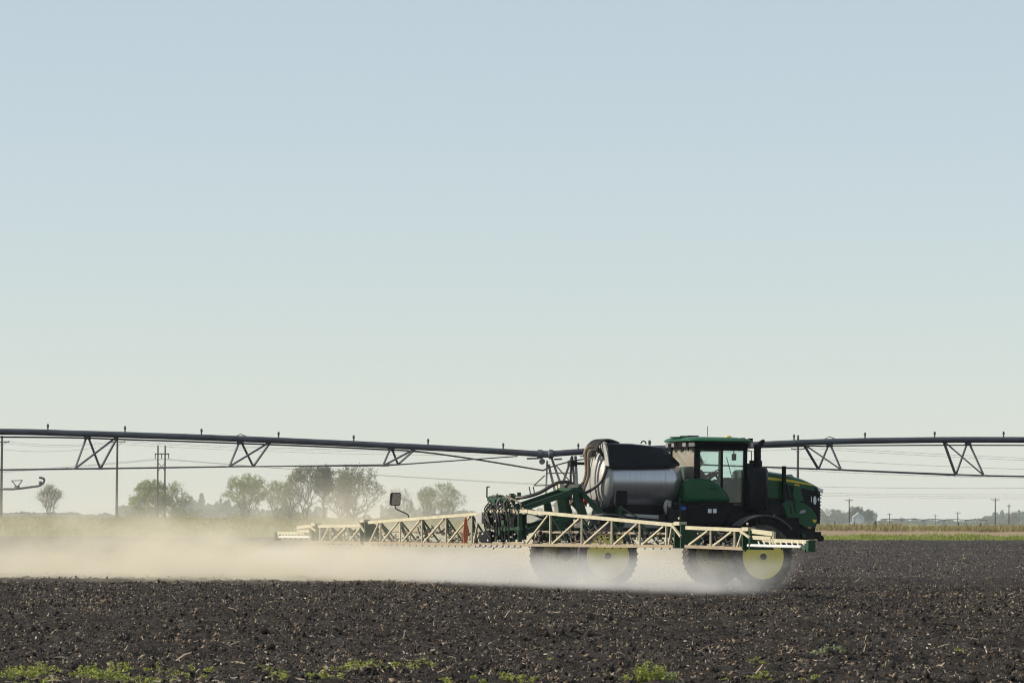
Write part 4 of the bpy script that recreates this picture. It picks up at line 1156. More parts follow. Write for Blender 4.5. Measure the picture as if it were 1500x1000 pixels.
# ------------------------------------------------------------------ centre-pivot irrigator behind the sprayer
PVD = Vector((1, 0.2, 0)).normalized()          # direction of the pipe
PVN = Vector((-PVD.y, PVD.x, 0))                # away from the camera
PV0 = Vector((1.2, 156.0, 0))
def PV(px, py, off=0.0):                        # pixel -> point on the pipe's vertical plane (moved back by off)
    d = ray(px, py)
    t_ = ((PV0 - CAM).dot(PVN) + off) / d.dot(PVN)
    return CAM + d * t_
piv = empty('irrigation_pivot', (PV0.x, PV0.y, 0))
tag(piv, 'grey centre-pivot irrigation pipe on trusses crossing behind the sprayer', 'irrigator')
PO = Vector((PV0.x, PV0.y, 0))
def pl_(p): return Vector(p) - PO
def ppart(mb, name, m='galv', parent=None, **k):
    return mb.build(name, M[m], parent or piv, **k)
LPTS = [(-1600, 668), (-1300, 652), (-1000, 641), (-700, 634), (-350, 630), (0, 632), (100, 634.3), (200, 637.2), (300, 640.6), (400, 644.6), (500, 649), (600, 653.8), (700, 659), (796, 665)]
RPTS = [(802, 665), (865, 660.5), (1000, 655.3), (1100, 651.3), (1160, 648.6), (1240, 646), (1380, 644), (1500, 644), (1750, 645), (2000, 650), (2300, 661), (2500, 672)]
spans = []
for pts, lab in ((LPTS, 'long left span of pipe'), (RPTS, 'right span of pipe')):
    spans.append(ppart(MB().tube(spline([pl_(PV(*p)) for p in pts], 4), 0.108, 12), 'pipe_span', smooth=True, label=lab))
for k, px_ in enumerate([-155, -43, 70, 183, 295, 408, 518, 627, 737, 847, 952, 1058, 1163, 1267, 1369, 1470, 1570]):
    pts = LPTS if px_ < 800 else RPTS
    py_ = float(np.interp(px_, [p[0] for p in pts], [p[1] for p in pts]))
    q = pl_(PV(px_, py_))
    b = MB(); b.tube([q + Vector((0, 0, 0.08)), q + Vector((0, 0, 0.20))], 0.028, 7); b.tube([q + Vector((0, 0, 0.20)), q + Vector((0, 0, 0.27))], 0.045, 7); b.tube([q + Vector((0, 0, 0.27)), q + Vector((0, 0, 0.31))], 0.03, 7)
    ppart(b, 'sprinkler', parent=spans[0] if px_ < 800 else spans[1])
def truss(A, B, c1, c2, near_first, sp):
    o1, o2 = (-0.65, 0.65) if near_first else (0.65, -0.65)
    a, b_ = pl_(PV(*A)), pl_(PV(*B))
    p1, p2 = pl_(PV(*c1, o1)), pl_(PV(*c2, o2))
    t_ = empty('truss'); t_.parent = piv
    for s_, e_, w in ((a, p1, 0.055), (a, p2, 0.06), (b_, p1, 0.085), (b_, p2, 0.065)):
        ppart(MB().bar(s_, e_, w, 0.05), 'strut', parent=t_)
    dv = (p2 - p1).normalized()
    ppart(MB().bar(p1 - dv * 0.10, p2 + dv * 0.10, 0.07, 0.05), 'spreader', parent=t_)
    for p in (p1, p2): ppart(MB().bar(p - PVD * 0.35, p + PVD * 0.2, 0.06, 0.035), 'rod_shoe', parent=t_)
    ppart(MB().box(a.x - 0.12, a.x + 0.12, a.y - 0.05, a.y + 0.05, a.z - 0.16, a.z - 0.06), 'clamp', parent=t_)
    return p1, p2
TL = [truss((-92, 634), (-48, 635), (-112, 689), (-74, 689), True, 0),
      truss((128, 636.5), (173, 638), (110, 686), (147, 686.5), True, 0),
      truss((352, 644), (397, 646), (336, 683), (371, 683), True, 0),
      truss((573, 654), (610, 656), (561, 682), (583, 680), True, 0)]
TRr = [truss((1020, 654), (985, 655), (1003, 680), (1030, 680), False, 1),
       truss((1215, 648), (1177, 650), (1199, 687), (1232, 687.5), False, 1),
       truss((1418, 645), (1382, 645.5), (1400, 696), (1441, 696), False, 1),
       truss((1625, 646), (1590, 646), (1606, 700), (1648, 700), False, 1)]
for i in (0, 1):                                # tension rods from shoe to shoe
    L_ = [pl_(PV(-1500, 668, 0))] + [t[i] for t in TL] + [pl_(PV(758, 668, 0))]
    ppart(MB().tube(L_, 0.022, 6), 'truss_rod')
    R_l = [pl_(PV(850, 668, 0))] + [t[i] for t in TRr] + [pl_(PV(2450, 672, 0))]
    ppart(MB().tube(R_l, 0.022, 6), 'truss_rod')
ppart(MB().tube(spline([pl_(PV(x, y, -0.1)) for x, y in ((-700, 641), (0, 639.8), (200, 644), (400, 651), (560, 658), (620, 662), (700, 673), (785, 687), (797, 688), (806, 682))], 4), 0.032, 6), 'control_cable', 'hose')
ppart(MB().tube(spline([pl_(PV(x, y, -0.1)) for x, y in ((806, 684), (830, 677), (868, 671), (1000, 660), (1120, 655), (1240, 652.5), (1500, 652), (1900, 655))], 4), 0.026, 6), 'control_cable', 'hose')
for px_ in (352, 1215):
    py_ = 642.6 if px_ < 800 else 646.3
    ppart(MB().tube([pl_(PV(px_ - 12, py_ - 1)), pl_(PV(px_, py_ - 7)), pl_(PV(px_ + 16, py_ - 1))], 0.016, 5), 'pipe_bow')
# tower
tw = empty('tower'); tw.parent = piv
j = pl_(PV(799, 665))
ppart(MB().lathe([(0.10, -0.30), (0.16, -0.28), (0.16, -0.12), (0.12, -0.08), (0.12, 0.1), (0.17, 0.14), (0.17, 0.26), (0.10, 0.3)], tuple(j), 'x', 16), 'flex_joint', parent=tw, smooth=True)
ppart(MB().bar(pl_(PV(772, 671.5)), pl_(PV(789, 671)), 0.10, 0.06), 'bracket', parent=tw)
ppart(MB().bar(pl_(PV(812, 672.5)), pl_(PV(823, 672)), 0.10, 0.06), 'bracket', parent=tw)
b = MB(); q = pl_(PV(794, 675.5, -0.2)); b.lathe([(0.09, -0.03), (0.11, 0), (0.09, 0.03)], tuple(q), 'y', 14); ppart(b, 'cable_drum', parent=tw)
zb = 0.78
bn, bf = PVN * -2.0, PVN * 2.0
def gp(px_, off): 
    p = pl_(PV(px_, 800, off)); p.z = zb; return p
n1, n2, f1, f2 = gp(797, -1.6), gp(850, -1.6), gp(797, 1.6), gp(850, 1.6)
for p0, p1, w in ((pl_(PV(801.5, 675)), n1, 0.06), (pl_(PV(843, 668)), n2, 0.09), (pl_(PV(803.5, 680)), f1 + Vector((0.9, 0, 0)), 0.07), (pl_(PV(808.5, 672)), pl_(PV(833, 742)), 0.13), (pl_(PV(838, 668)), pl_(PV(814, 738)), 0.13), (pl_(PV(838, 668)), f2, 0.08)):
    ppart(MB().bar(p0, p1, w, 0.06), 'leg', parent=tw)
for p0, p1 in (((814, 681), (838, 708)), ((800.5, 693), (846, 692)), ((783, 711), (850, 709)), ((782, 711), (798, 696)), ((797, 740), (850, 740))):
    ppart(MB().bar(pl_(PV(*p0, -0.3)), pl_(PV(*p1, -0.3)), 0.045, 0.04), 'brace', parent=tw)
for a_, b_ in ((n1, f1), (n2, f2), (n1, n2), (f1, f2), (pl_(PV(814, 738)), (n1 + n2) / 2), (pl_(PV(833, 742)), (n1 + n2) / 2)):
    ppart(MB().bar(a_, b_, 0.14, 0.12), 'base_beam', parent=tw)
for c_ in ((n1 + n2) / 2 - PVN * 0.5, (f1 + f2) / 2 + PVN * 0.5):
    b = MB(); c2_ = Vector(c_); c2_.z = 0.56
    b.lathe([(0.25, -0.12), (0.48, -0.15), (0.57, -0.11), (0.585, 0), (0.57, 0.11), (0.48, 0.15), (0.25, 0.12)], tuple(c2_), 'x', 24)
    ppart(b, 'wheel', 'rubber', tw, smooth=True)

# overhang of a second irrigator at the left edge
P2 = 330.0
piv2 = empty('irrigation_pivot', (at_depth(-300, 800, P2).x, P2, 0))
tag(piv2, 'thin end boom of another irrigator beyond the leftmost power pole', 'irrigator')
P2O = Vector(piv2.location)
d2 = lambda px_, py_, dy=0: at_depth(px_, py_, P2 + dy) - P2O
ppart(MB().tube(spline([d2(x, y) for x, y in ((-420, 705), (-300, 709), (-150, 714), (0, 716), (25, 715.5), (45, 713), (58, 711), (64, 706), (64.5, 701.5), (62, 700), (57.5, 699))], 4), 0.085, 8), 'end_pipe', 'galv', piv2, smooth=True)
for (x0, y0), (x1, y1), w in (((17, 703.5), (24, 712), 0.07), ((33, 703), (26, 712), 0.07), ((17, 703.8), (33, 703.2), 0.06)):
    ppart(MB().bar(d2(x0, y0), d2(x1, y1), w), 'stay', 'galv', piv2)
ppart(MB().tube([d2(25, 716), d2(25, 711)], 0.2, 8), 'end_gun', 'galv', piv2)
ppart(MB().tube([d2(59, 711), d2(59, 704.5)], 0.12, 8), 'booster_pump', 'galv', piv2)
for s_ in (-1, 1):
    ppart(MB().bar(d2(-300, 709), Vector((s_ * 0.4, s_ * 2.2, 0.7)), 0.12), 'leg', 'galv', piv2)
    b = MB(); b.lathe([(0.25, -0.12), (0.5, -0.14), (0.58, 0), (0.5, 0.14), (0.25, 0.12)], (s_ * 0.4, s_ * 2.2, 0.55), 'x', 16); ppart(b, 'wheel', 'rubber', piv2)
ppart(MB().bar((-0.4, -2.2, 0.7), (0.4, 2.2, 0.7), 0.14), 'base_beam', 'galv', piv2)
# far irrigators, mere threads on the horizon
def far_pivot(x0, x1, ypx, Y, label):
    o = empty('irrigation_pivot', (0, Y, 0)); tag(o, label, 'irrigator', 'far irrigators on the horizon')
    O_ = Vector((0, Y, 0))
    n_ = max(1, int(round((x1 - x0) / 32)))
    for k in range(n_):
        a, c_ = x0 + (x1 - x0) * k / n_, x0 + (x1 - x0) * (k + 1) / n_
        pa, pm, pc = at_depth(a, ypx + 0.0073 * (a - x0), Y) - O_, at_depth((a + c_) / 2, ypx - 1.0 + 0.0073 * ((a + c_) / 2 - x0), Y) - O_, at_depth(c_, ypx + 0.0073 * (c_ - x0), Y) - O_
        MB().tube(spline([pa, pm, pc], 4), 0.16, 6).build('pipe_span', M['galv'], o)
        b = MB(); g_ = Vector((pc.x, 0, 1.2))
        b.bar(pc, g_ + Vector((-0.6, 0, 0)), 0.14); b.bar(pc, g_ + Vector((0.6, 0, 0)), 0.14); b.bar(g_ - Vector((0.9, 0, 0)), g_ + Vector((0.9, 0, 0)), 0.3, 0.5)
        b.build('tower', M['galv'], o)
far_pivot(-60, 115, 751.5, 1500, 'faint far irrigator on the horizon at the left edge')
far_pivot(1290, 1445, 760.5, 1500, 'faint far irrigator on the horizon right of the sprayer')

# ------------------------------------------------------------------ power lines
def gz(px_, Y):                                  # ground height at a far place
    x_ = at_depth(px_, 760, Y).x
    return float(far_z(np.array(x_), np.array(Y - Yedge(x_))))
def pole(px_, ytop, Y, label, arm=None, group=None, r=0.16, arms=((1.2, 2.2),), lean=0.0):
    top = at_depth(px_, ytop, Y)
    zb_ = gz(px_, Y) - 0.4
    o = empty('utility_pole', (top.x, Y, zb_)); tag(o, label, 'power pole', group)
    h_ = top.z - zb_
    MB().tube([(0, 0, 0), (lean, 0, h_)], r, 8, r1=r * 0.7).build('shaft', M['pole'], o, smooth=True)
    for dz, w in arms:
        ca = MB().bar((lean - w / 2, 0.12, h_ - dz), (lean + w / 2, 0.12, h_ - dz), 0.12, 0.14).build('crossarm', M['pole'], o)
        for s_ in (-1, 1):
            MB().bar((lean + s_ * w * 0.32, 0.12, h_ - dz), (lean, 0.12, h_ - dz - w * 0.3), 0.05).build('brace', M['pole'], ca)
            MB().lathe([(0.05, 0), (0.09, 0.1), (0.05, 0.2)], (lean + s_ * w * 0.46, 0.12, h_ - dz + 0.06), 'z', 7).build('insulator', M['galv'], ca)
    return top
pole(3, 638, 768, 'tall wooden power pole at the left edge of the picture', r=0.26, arms=((1.1, 2.6),))
pole(172, 639, 790, 'tall wooden power pole right of the vase-shaped tree', r=0.24, arms=((1.0, 2.9),))
pole(1169, 637, 720, 'wooden power pole rising behind the sprayer hood', r=0.24, arms=((2.3, 2.2),))
PG = 'small poles on the right horizon'
pole(1244, 730, 1300, 'small power pole between the hood and the blue barn', r=0.2, arms=((0.5, 2.4),))
pole(1303, 751, 2200, 'faint tiny power pole right of the barn trees', r=0.26, arms=((0.6, 2.6),))
pole(1370, 753, 2400, 'faintest tiny power pole, second right of the barn trees', r=0.26, arms=((0.6, 2.6),))
pole(1403, 749, 2000, 'faint tiny power pole left of the right-edge bushes', r=0.28, arms=((0.6, 3.0),))
pole(1458, 729, 1250, 'taller of two power poles among bushes at the right edge', r=0.2, arms=((0.5, 2.3),))
pole(1478, 738, 1400, 'shorter of two power poles among bushes at the right edge', r=0.2, arms=((0.6, 1.2),))
# two-legged transmission frame
YH = 1000.0
a_, b_ = at_depth(231.5, 652, YH), at_depth(242, 652, YH)
hf = empty('transmission_pylon', ((a_.x + b_.x) / 2, YH, gz(236, YH) - 0.4)); tag(hf, 'two-legged wooden transmission frame in front of the round green tree', 'power pole')
HO = Vector(hf.location)
for p in (a_, b_):
    MB().tube([(p.x - HO.x, 0, 0), (p.x - HO.x, 0, p.z - HO.z)], 0.24, 8, r1=0.17).build('leg', M['pole'], hf, smooth=True)
hq = lambda px_, py_: at_depth(px_, py_, YH) - HO
MB().bar(hq(226.5, 664.5), hq(248, 664.5), 0.22, 0.25).build('crossarm', M['pole'], hf)
for s_ in ((231.5, 677, 242, 690), (242, 677, 231.5, 690)):
    MB().bar(hq(s_[0], s_[1]), hq(s_[2], s_[3]), 0.13).build('cross_brace', M['pole'], hf)
for x_ in (227.5, 236.8, 247):
    MB().tube([hq(x_, 665), hq(x_, 671.5)], 0.12, 6).build('insulator', M['galv'], hf)
def wire(p, q, sag, label, r=0.035, grp=None):
    p, q = Vector(p), Vector(q)
    pts = [p.lerp(q, t / 14) - Vector((0, 0, 4 * sag * (t / 14) * (1 - t / 14))) for t in range(15)]
    o0 = pts[0].copy()
    o = MB().tube([a - o0 for a in pts], r, 5).build('power_line', M['wire'])
    o.location = o0
    tag(o, label, 'wire', grp)
A_ = at_depth
for k, (ya, yb, lab) in enumerate(((644, 648, 'upper'), (647, 650, 'middle'), (657, 653, 'lower'))):
    wire(A_(3, ya + 1, 768), A_(172, yb - 3, 790), 0.8, lab + ' wire between the two leftmost power poles', 0.021)
    wire(A_(172, yb - 3, 790), A_(1169, (650, 653, 658)[k], 720), 1.5, lab + ' wire from the second left pole to the pole behind the hood', 0.021)
    wire(A_(-900, ya + 12, 760), A_(3, ya + 1, 768), 1.5, lab + ' wire leaving the leftmost power pole for the left edge', 0.021)
for k, (x_, y_, yr) in enumerate(((227.5, 672, 706), (236.8, 672, 711), (247, 672, 716))):
    wire(A_(-1200 + 10 * k, 676 + k, 960), A_(x_, y_, 1000), 5.0, ('left', 'middle', 'right')[k] + ' conductor running left from the transmission frame', 0.02)
    wire(A_(x_, y_, 1000), A_(2300, 696 + 5 * k, 1150), 6.5, ('left', 'middle', 'right')[k] + ' conductor running right from the transmission frame', 0.02)
for k, (y0, y1) in enumerate(((652, 668), (655, 672), (671, 679), (700, 682))):
    wire(A_(1169, y0 if k < 3 else 712, 720), A_(2200, y1 + (4 if k < 3 else 0), 740), 1.6, ('first', 'second', 'third', 'lowest')[k] + ' wire from the top, right of the pole behind the hood', 0.021)
wire(A_(1130, 686, 715), A_(1700, 700, 740), 0.6, 'wire passing below the truss rods at the right', 0.021)

# ------------------------------------------------------------------ trees
def tree(px_, ybase, ytop, wpx, Y, seed, label, leaf, leaf_n, style='round', trunks=1, name='bare_tree', bark_density=1.0, leafzone=(0.35, 1.0), leafsize=0.22):
    rt = random.Random(seed)
    base = at_depth(px_, ybase, Y)
    zb_ = min(base.z, gz(px_, Y) + 0.1) - 0.2
    H = at_depth(px_, ytop, Y).z - zb_
    W_ = wpx * Y / FPX / 2
    root = empty(name, (base.x, Y, zb_)); tag(root, label, 'tree', 'trees beyond the field')
    V, F, tips = [], [], []
    def seg(p, q, r0, r1):
        b0 = len(V)
        a, c_ = frame(q - p)
        for (o_, r) in ((p, r0), (q, r1)):
            for k in range(3):
                t_ = 2.094 * k
                V.append(o_ + a * (math.cos(t_) * r) + c_ * (math.sin(t_) * r))
        for k in range(3):
            F.append((b0 + k, b0 + (k + 1) % 3, b0 + 3 + (k + 1) % 3, b0 + 3 + k))
    rg = np.random.default_rng(seed)
    nt_t = int(330 * bark_density)
    T_ = []
    while len(T_) < nt_t:                         # places the branches must reach, spread through the crown
        p = np.array([rg.uniform(-1, 1) * W_, rg.uniform(-1, 1) * W_ * 0.85, rg.uniform(0.12, 1.0) * H])
        z = p[2] / H; an = math.atan2(p[1], p[0])
        wob = 0.78 + 0.17 * math.sin(3 * an + seed) + 0.20 * math.sin(4 * z * 3.1 + 2 * an + seed * 1.7)
        if style == 'vase': lim = W_ * (0.16 + 0.9 * min(1, max(0, z - 0.1) / 0.55)) if z < 0.72 else W_ * 1.05 * math.sqrt(max(0.0, 1 - ((z - 0.72) / 0.29) ** 2))
        elif style == 'tall': lim = W_ * (0.2 if z < 0.45 else math.sqrt(max(0.0, 1 - ((z - 0.74) / 0.27) ** 2)))
        else: lim = W_ * math.sqrt(max(0.0, 1 - ((z - 0.55) / 0.46) ** 2))
        if math.hypot(p[0], p[1]) < lim * wob: T_.append(p)
    T_ = np.array(T_)
    nodes, par = [], []
    for k in range(trunks):
        an = 6.28 * k / max(1, trunks) + rt.random()
        for m_ in range(7):
            f_ = m_ / 6
            spread_ = (0.5 * W_ if trunks > 1 else 0.05 * W_) * f_ ** 1.3
            nodes.append((math.cos(an) * (0.2 * (trunks > 1) + spread_) + rt.gauss(0, 0.12) * f_, math.sin(an) * (0.2 * (trunks > 1) + spread_ * 0.8) + rt.gauss(0, 0.12) * f_, f_ * H * (0.55 if style != 'tall' else 0.8)))
            par.append(len(nodes) - 2 if m_ else -1)
    order = np.argsort(np.hypot(T_[:, 0], T_[:, 1]) * 0.9 + T_[:, 2])
    NA = np.zeros((len(nodes) + nt_t * 2, 3)); NA[:len(nodes)] = nodes; cnt = len(nodes)
    for i_ in order:
        t_ = T_[i_]
        dv = NA[:cnt] - t_
        cost = np.linalg.norm(dv, axis=1) + np.maximum(0, dv[:, 2] + 0.15 * H * 0.4) * 1.6
        k = int(np.argmin(cost))
        mid = NA[k] * 0.5 + t_ * 0.5 + rg.normal(size=3) * 0.06 * np.linalg.norm(dv[k]) - np.array([0, 0, 0.05 * np.linalg.norm(dv[k])])
        NA[cnt] = mid; par.append(k); NA[cnt + 1] = t_; par.append(cnt); cnt += 2
    load = np.ones(cnt)
    for i_ in range(cnt - 1, -1, -1):
        if par[i_] >= 0: load[par[i_]] += load[i_]
    rad = 0.0125 * (H / 10) * load ** 0.47
    for i_ in range(cnt):
        if par[i_] >= 0: seg(Vector(NA[par[i_]]), Vector(NA[i_]), min(rad[par[i_]], rad[i_] * 1.5), rad[i_])
    for t_ in T_:                                 # twigs
        t_ = Vector(t_); out_ = Vector((t_.x, t_.y, (t_.z - 0.35 * H) * 1.2)).normalized()
        for _ in range(8):
            d_ = (out_ * 0.8 + Vector((rt.gauss(0, 0.6), rt.gauss(0, 0.6), rt.gauss(0.25, 0.5)))).normalized()
            q = t_ + d_ * rt.uniform(0.25, 0.75) * H / 10
            seg(t_, q, 0.014 * H / 10, 0.007 * H / 10)
            tips.append(q)
    V = np.array([tuple(v) for v in V], dtype=np.float32)
    link_mesh('trunk', fast_mesh('trunk', V, np.array(F), M['bark']), root)
    tp = np.array([tuple(t_) for t_ in tips])
    zz = tp[:, 2] / H
    ok = np.where((zz > leafzone[0]) & (zz < leafzone[1] + 0.1))[0]
    leaf_n = int(leaf_n * 5.5); leafsize *= 1.15 * H / 11
    if len(ok) and leaf_n:
        pick = tp[rg.choice(ok, leaf_n)] + rg.normal(size=(leaf_n, 3)) * 0.32
        u = rg.normal(size=(leaf_n, 3)); u /= np.linalg.norm(u, axis=1, keepdims=True)
        w = np.cross(u, rg.normal(size=(leaf_n, 3))); w /= np.linalg.norm(w, axis=1, keepdims=True)
        s_ = (leafsize * (0.5 + rg.random(leaf_n)))[:, None]
        Q = np.stack([pick - u * s_ * 0.5, pick + w * s_ * 0.3, pick + u * s_ * 0.5, pick - w * s_ * 0.3], 1)
        link_mesh('crown', fast_mesh('crown', Q.reshape(-1, 3), (np.arange(leaf_n * 4)).reshape(-1, 4), M[leaf]), root)
    return len(F)
TT = 0
TT += tree(72, 757, 711, 36, 800, 3, 'small vase-shaped tree standing alone near the left edge', 'leafB', 700, 'vase', 4, leafsize=0.2)
TT += tree(222, 759, 706, 62, 1428, 5, 'round leafy green tree behind the transmission frame', 'leafA', 3200, 'round', 3, 'leafy_tree', 0.9, (0.1, 1), 0.34)
TT += tree(256, 759, 706, 44, 1442, 8, 'thinner tree right of the transmission frame', 'leafA', 800, 'round', 2)
TT += tree(360, 759, 697, 68, 1260, 12, 'broad light-green tree left of the tall grey trees', 'leafA', 1500, 'vase', 3, leafsize=0.24)
TT += tree(404, 759, 705, 46, 1302, 14, 'smaller light-green tree beside the broad light-green one', 'leafA', 700, 'vase', 2)
TT += tree(447, 760, 685, 52, 1232, 21, 'tall grey bare tree with green-tinged top', 'leafB', 600, 'vase', 2, leafzone=(0.75, 1))
TT += tree(474, 760, 685, 34, 1246, 23, 'dark-leaved slender tree between the tall bare trees', 'leafC', 900, 'tall', 1, 'slender_tree', 1.0, (0.5, 1), 0.26)
TT += tree(520, 761, 684, 86, 1232, 27, 'widest grey bare tree, behind the far boom', 'leafB', 900, 'round', 3, bark_density=1.6, leafzone=(0.5, 1))
TT += tree(585, 761, 716, 50, 1330, 31, 'low grey bare tree behind the boom mirror', 'leafB', 250, 'round', 3)
TT += tree(650, 762, 707, 66, 1260, 37, 'round bare bushy tree just left of the sprayer', 'leafA', 900, 'round', 4, bark_density=1.4)
TT += tree(624, 762, 714, 30, 1267, 39, 'thin pale-green tree leaning on the round bushy one', 'leafA', 500, 'vase', 2)
TT += tree(498, 761, 690, 56, 1300, 61, 'olive tree filling the gap between the slender and widest trees', 'leafB', 900, 'round', 3)
TT += tree(424, 760, 700, 40, 1290, 63, 'low olive tree left of the tall bare tree', 'leafA', 500, 'round', 3)
TT += tree(1212, 769, 745, 26, 3300, 41, 'small hazy tree just right of the sprayer nose', 'leafB', 400, 'round', 2)
TT += tree(1232, 769, 747, 22, 3300, 43, 'small hazy tree left of the little pole', 'leafB', 400, 'round', 2)
TT += tree(1256, 769, 743, 26, 3432, 45, 'hazy tree behind the blue barn', 'leafC', 900, 'round', 2, leafsize=0.5)
TT += tree(1272, 769, 747, 18, 3388, 47, 'hazy squat tree right of the blue barn', 'leafC', 900, 'round', 2, leafsize=0.5)
TT += tree(1450, 769, 756, 26, 3520, 51, 'low hazy bush left of the taller right-edge pole', 'leafB', 700, 'round', 3, leafsize=0.45)
TT += tree(1484, 769, 750, 26, 3520, 53, 'hazy bush round the shorter right-edge pole', 'leafB', 600, 'round', 3, leafsize=0.45)
TT += tree(1508, 769, 755, 24, 3520, 55, 'hazy bush cut by the right edge', 'leafB', 500, 'round', 3, leafsize=0.45)
print('tree quads', TT)

# far woods that read as one blue mass
rg = np.random.default_rng(5)
pts = []
for (x0, x1, h0, h1) in ((175, 215, 6, 10), (255, 345, 6, 13), (330, 480, 4, 8), (560, 640, 4, 9), (640, 1180, 3, 7), (1195, 1285, 4, 8), (1285, 1500, 1.0, 3), (-60, 175, 1.0, 3.0), (1440, 1560, 3, 7)):
    n_ = int((x1 - x0) * 30)
    px_ = x0 + (x1 - x0) * rg.random(n_)
    Y_ = 4800 + 600 * rg.random(n_)
    X_ = (px_ - 750) / FPX * Y_
    hh = 2.1 * (h0 + (h1 - h0) * vnoise(px_ / 9.0, px_ * 0 + h0)) * (0.75 + 0.5 * vnoise(px_ / 3.1, px_ * 0 + 40))
    pts.append(np.stack([X_, Y_, 1.0 + hh * rg.random(n_) ** 0.7], -1))
P_ = np.concatenate(pts); n_ = len(P_)
u = rg.normal(size=(n_, 3)); u /= np.linalg.norm(u, axis=1, keepdims=True)
w = np.cross(u, rg.normal(size=(n_, 3))); w /= np.linalg.norm(w, axis=1, keepdims=True)
s_ = (1.1 + 1.4 * rg.random(n_))[:, None]
Q = np.stack([P_ - u * s_, P_ + w * s_, P_ + u * s_, P_ - w * s_], 1)
wo = link_mesh('distant_woods', fast_mesh('distant_woods', Q.reshape(-1, 3), np.arange(n_ * 4).reshape(-1, 4), M['leafC']))
tag(wo, 'low blue line of far-off woods along the horizon', 'woods', kind='stuff')

# undergrowth round the feet of the trees
pts = []
for (x0, x1, h0, h1) in ((185, 300, 1.5, 5), (335, 440, 1.0, 3.2), (430, 560, 0.8, 3.0), (560, 700, 1.2, 4.0)):
    n_ = int((x1 - x0) * 26)
    px_ = x0 + (x1 - x0) * rg.random(n_)
    Y_ = 1330 + 80 * rg.random(n_)
    X_ = (px_ - 750) / FPX * Y_
    hh = (h0 + (h1 - h0) * vnoise(px_ / 11.0, px_ * 0 + 3.3)) * (0.6 + 0.8 * vnoise(px_ / 3.7, px_ * 0 + 9))
    pts.append(np.stack([X_, Y_, 1.2 + hh * rg.random(n_)], -1))
P_ = np.concatenate(pts); n_ = len(P_)
u = rg.normal(size=(n_, 3)); u /= np.linalg.norm(u, axis=1, keepdims=True)
w = np.cross(u, rg.normal(size=(n_, 3))); w /= np.linalg.norm(w, axis=1, keepdims=True)
s_ = (0.12 + 0.25 * rg.random(n_))[:, None]
Q = np.stack([P_ - u * s_, P_ + w * s_ * 0.6, P_ + u * s_, P_ - w * s_ * 0.6], 1)
ug = link_mesh('undergrowth', fast_mesh('undergrowth', Q.reshape(-1, 3), np.arange(n_ * 4).reshape(-1, 4), M['leafB']))
tag(ug, 'low scrubby undergrowth along the feet of the tree line', 'undergrowth', kind='stuff')

# barn and fence at the right
q0, q1 = at_depth(1249, 768, 3300), at_depth(1265, 768, 3300)
bw, zb_ = q1.x - q0.x, gz(1256, 3300) - 0.3
barn = empty('barn', ((q0.x + q1.x) / 2, 3300, zb_)); tag(barn, 'small pale blue gabled barn among hazy trees on the right horizon', 'barn')
hw = bw / 2
MB().add([(-hw, -5, 0), (hw, -5, 0), (hw, -5, 5.4), (0, -5, 8.8), (-hw, -5, 5.4), (-hw, 5, 0), (hw, 5, 0), (hw, 5, 5.4), (0, 5, 8.8), (-hw, 5, 5.4)], [(0, 1, 2, 3, 4), (9, 8, 7, 6, 5), (0, 5, 6, 1), (1, 6, 7, 2), (2, 7, 8, 3), (3, 8, 9, 4), (4, 9, 5, 0)]).build('wall', M['barn'], barn)
for s_ in (-1, 1):
    MB().add([(0, -5.3, 8.9), (0, 5.3, 8.9), (s_ * (hw + 0.3), 5.3, 5.3), (s_ * (hw + 0.3), -5.3, 5.3), (0, -5.3, 9.1), (0, 5.3, 9.1), (s_ * (hw + 0.3), 5.3, 5.5), (s_ * (hw + 0.3), -5.3, 5.5)], [(0, 1, 2, 3), (7, 6, 5, 4), (0, 4, 5, 1), (1, 5, 6, 2), (2, 6, 7, 3), (3, 7, 4, 0)]).build('roof', M['roofm'], barn)
MB().box(-1.9, 1.9, -5.06, -5.0, 0, 4.4).build('door', M['roofm'], barn)
POSTN = ['first fence post right of the sprayer', 'second fence post right of the sprayer', 'dark leaning fence post below the barn trees', 'thick dark gatepost in the roadside weeds', 'gatepost beside the thick dark one', 'fence post under the faint tiny pole', 'fence post left of the right-edge bushes', 'fence post below the taller right-edge pole']
for k, (px_, y0, w_) in enumerate(((1223, 763, 0.12), (1252, 764, 0.10), (1282, 763, 0.28), (1307, 769, 0.30), (1313, 767, 0.26), (1404, 765, 0.14), (1436.5, 766, 0.2), (1469, 768, 0.14))):
    Y_ = float(Yedge(at_depth(px_, 770, 520).x)) + 24
    p = at_depth(px_, y0, Y_)
    zb_ = gz(px_, Y_) - 0.3
    b = MB(); b.tube([(0, 0, 0), (0.04 * (k % 3 - 1), 0, (p.z - zb_) * 0.96), (0.045 * (k % 3 - 1), 0, p.z - zb_)], [w_ / 2, w_ / 2 * 0.92, w_ / 2 * 0.6], 7)
    o = b.build('fence_post', M['pole'], smooth=True); o.location = (p.x, Y_, zb_)
    tag(o, POSTN[k], 'fence post', 'roadside fence posts')

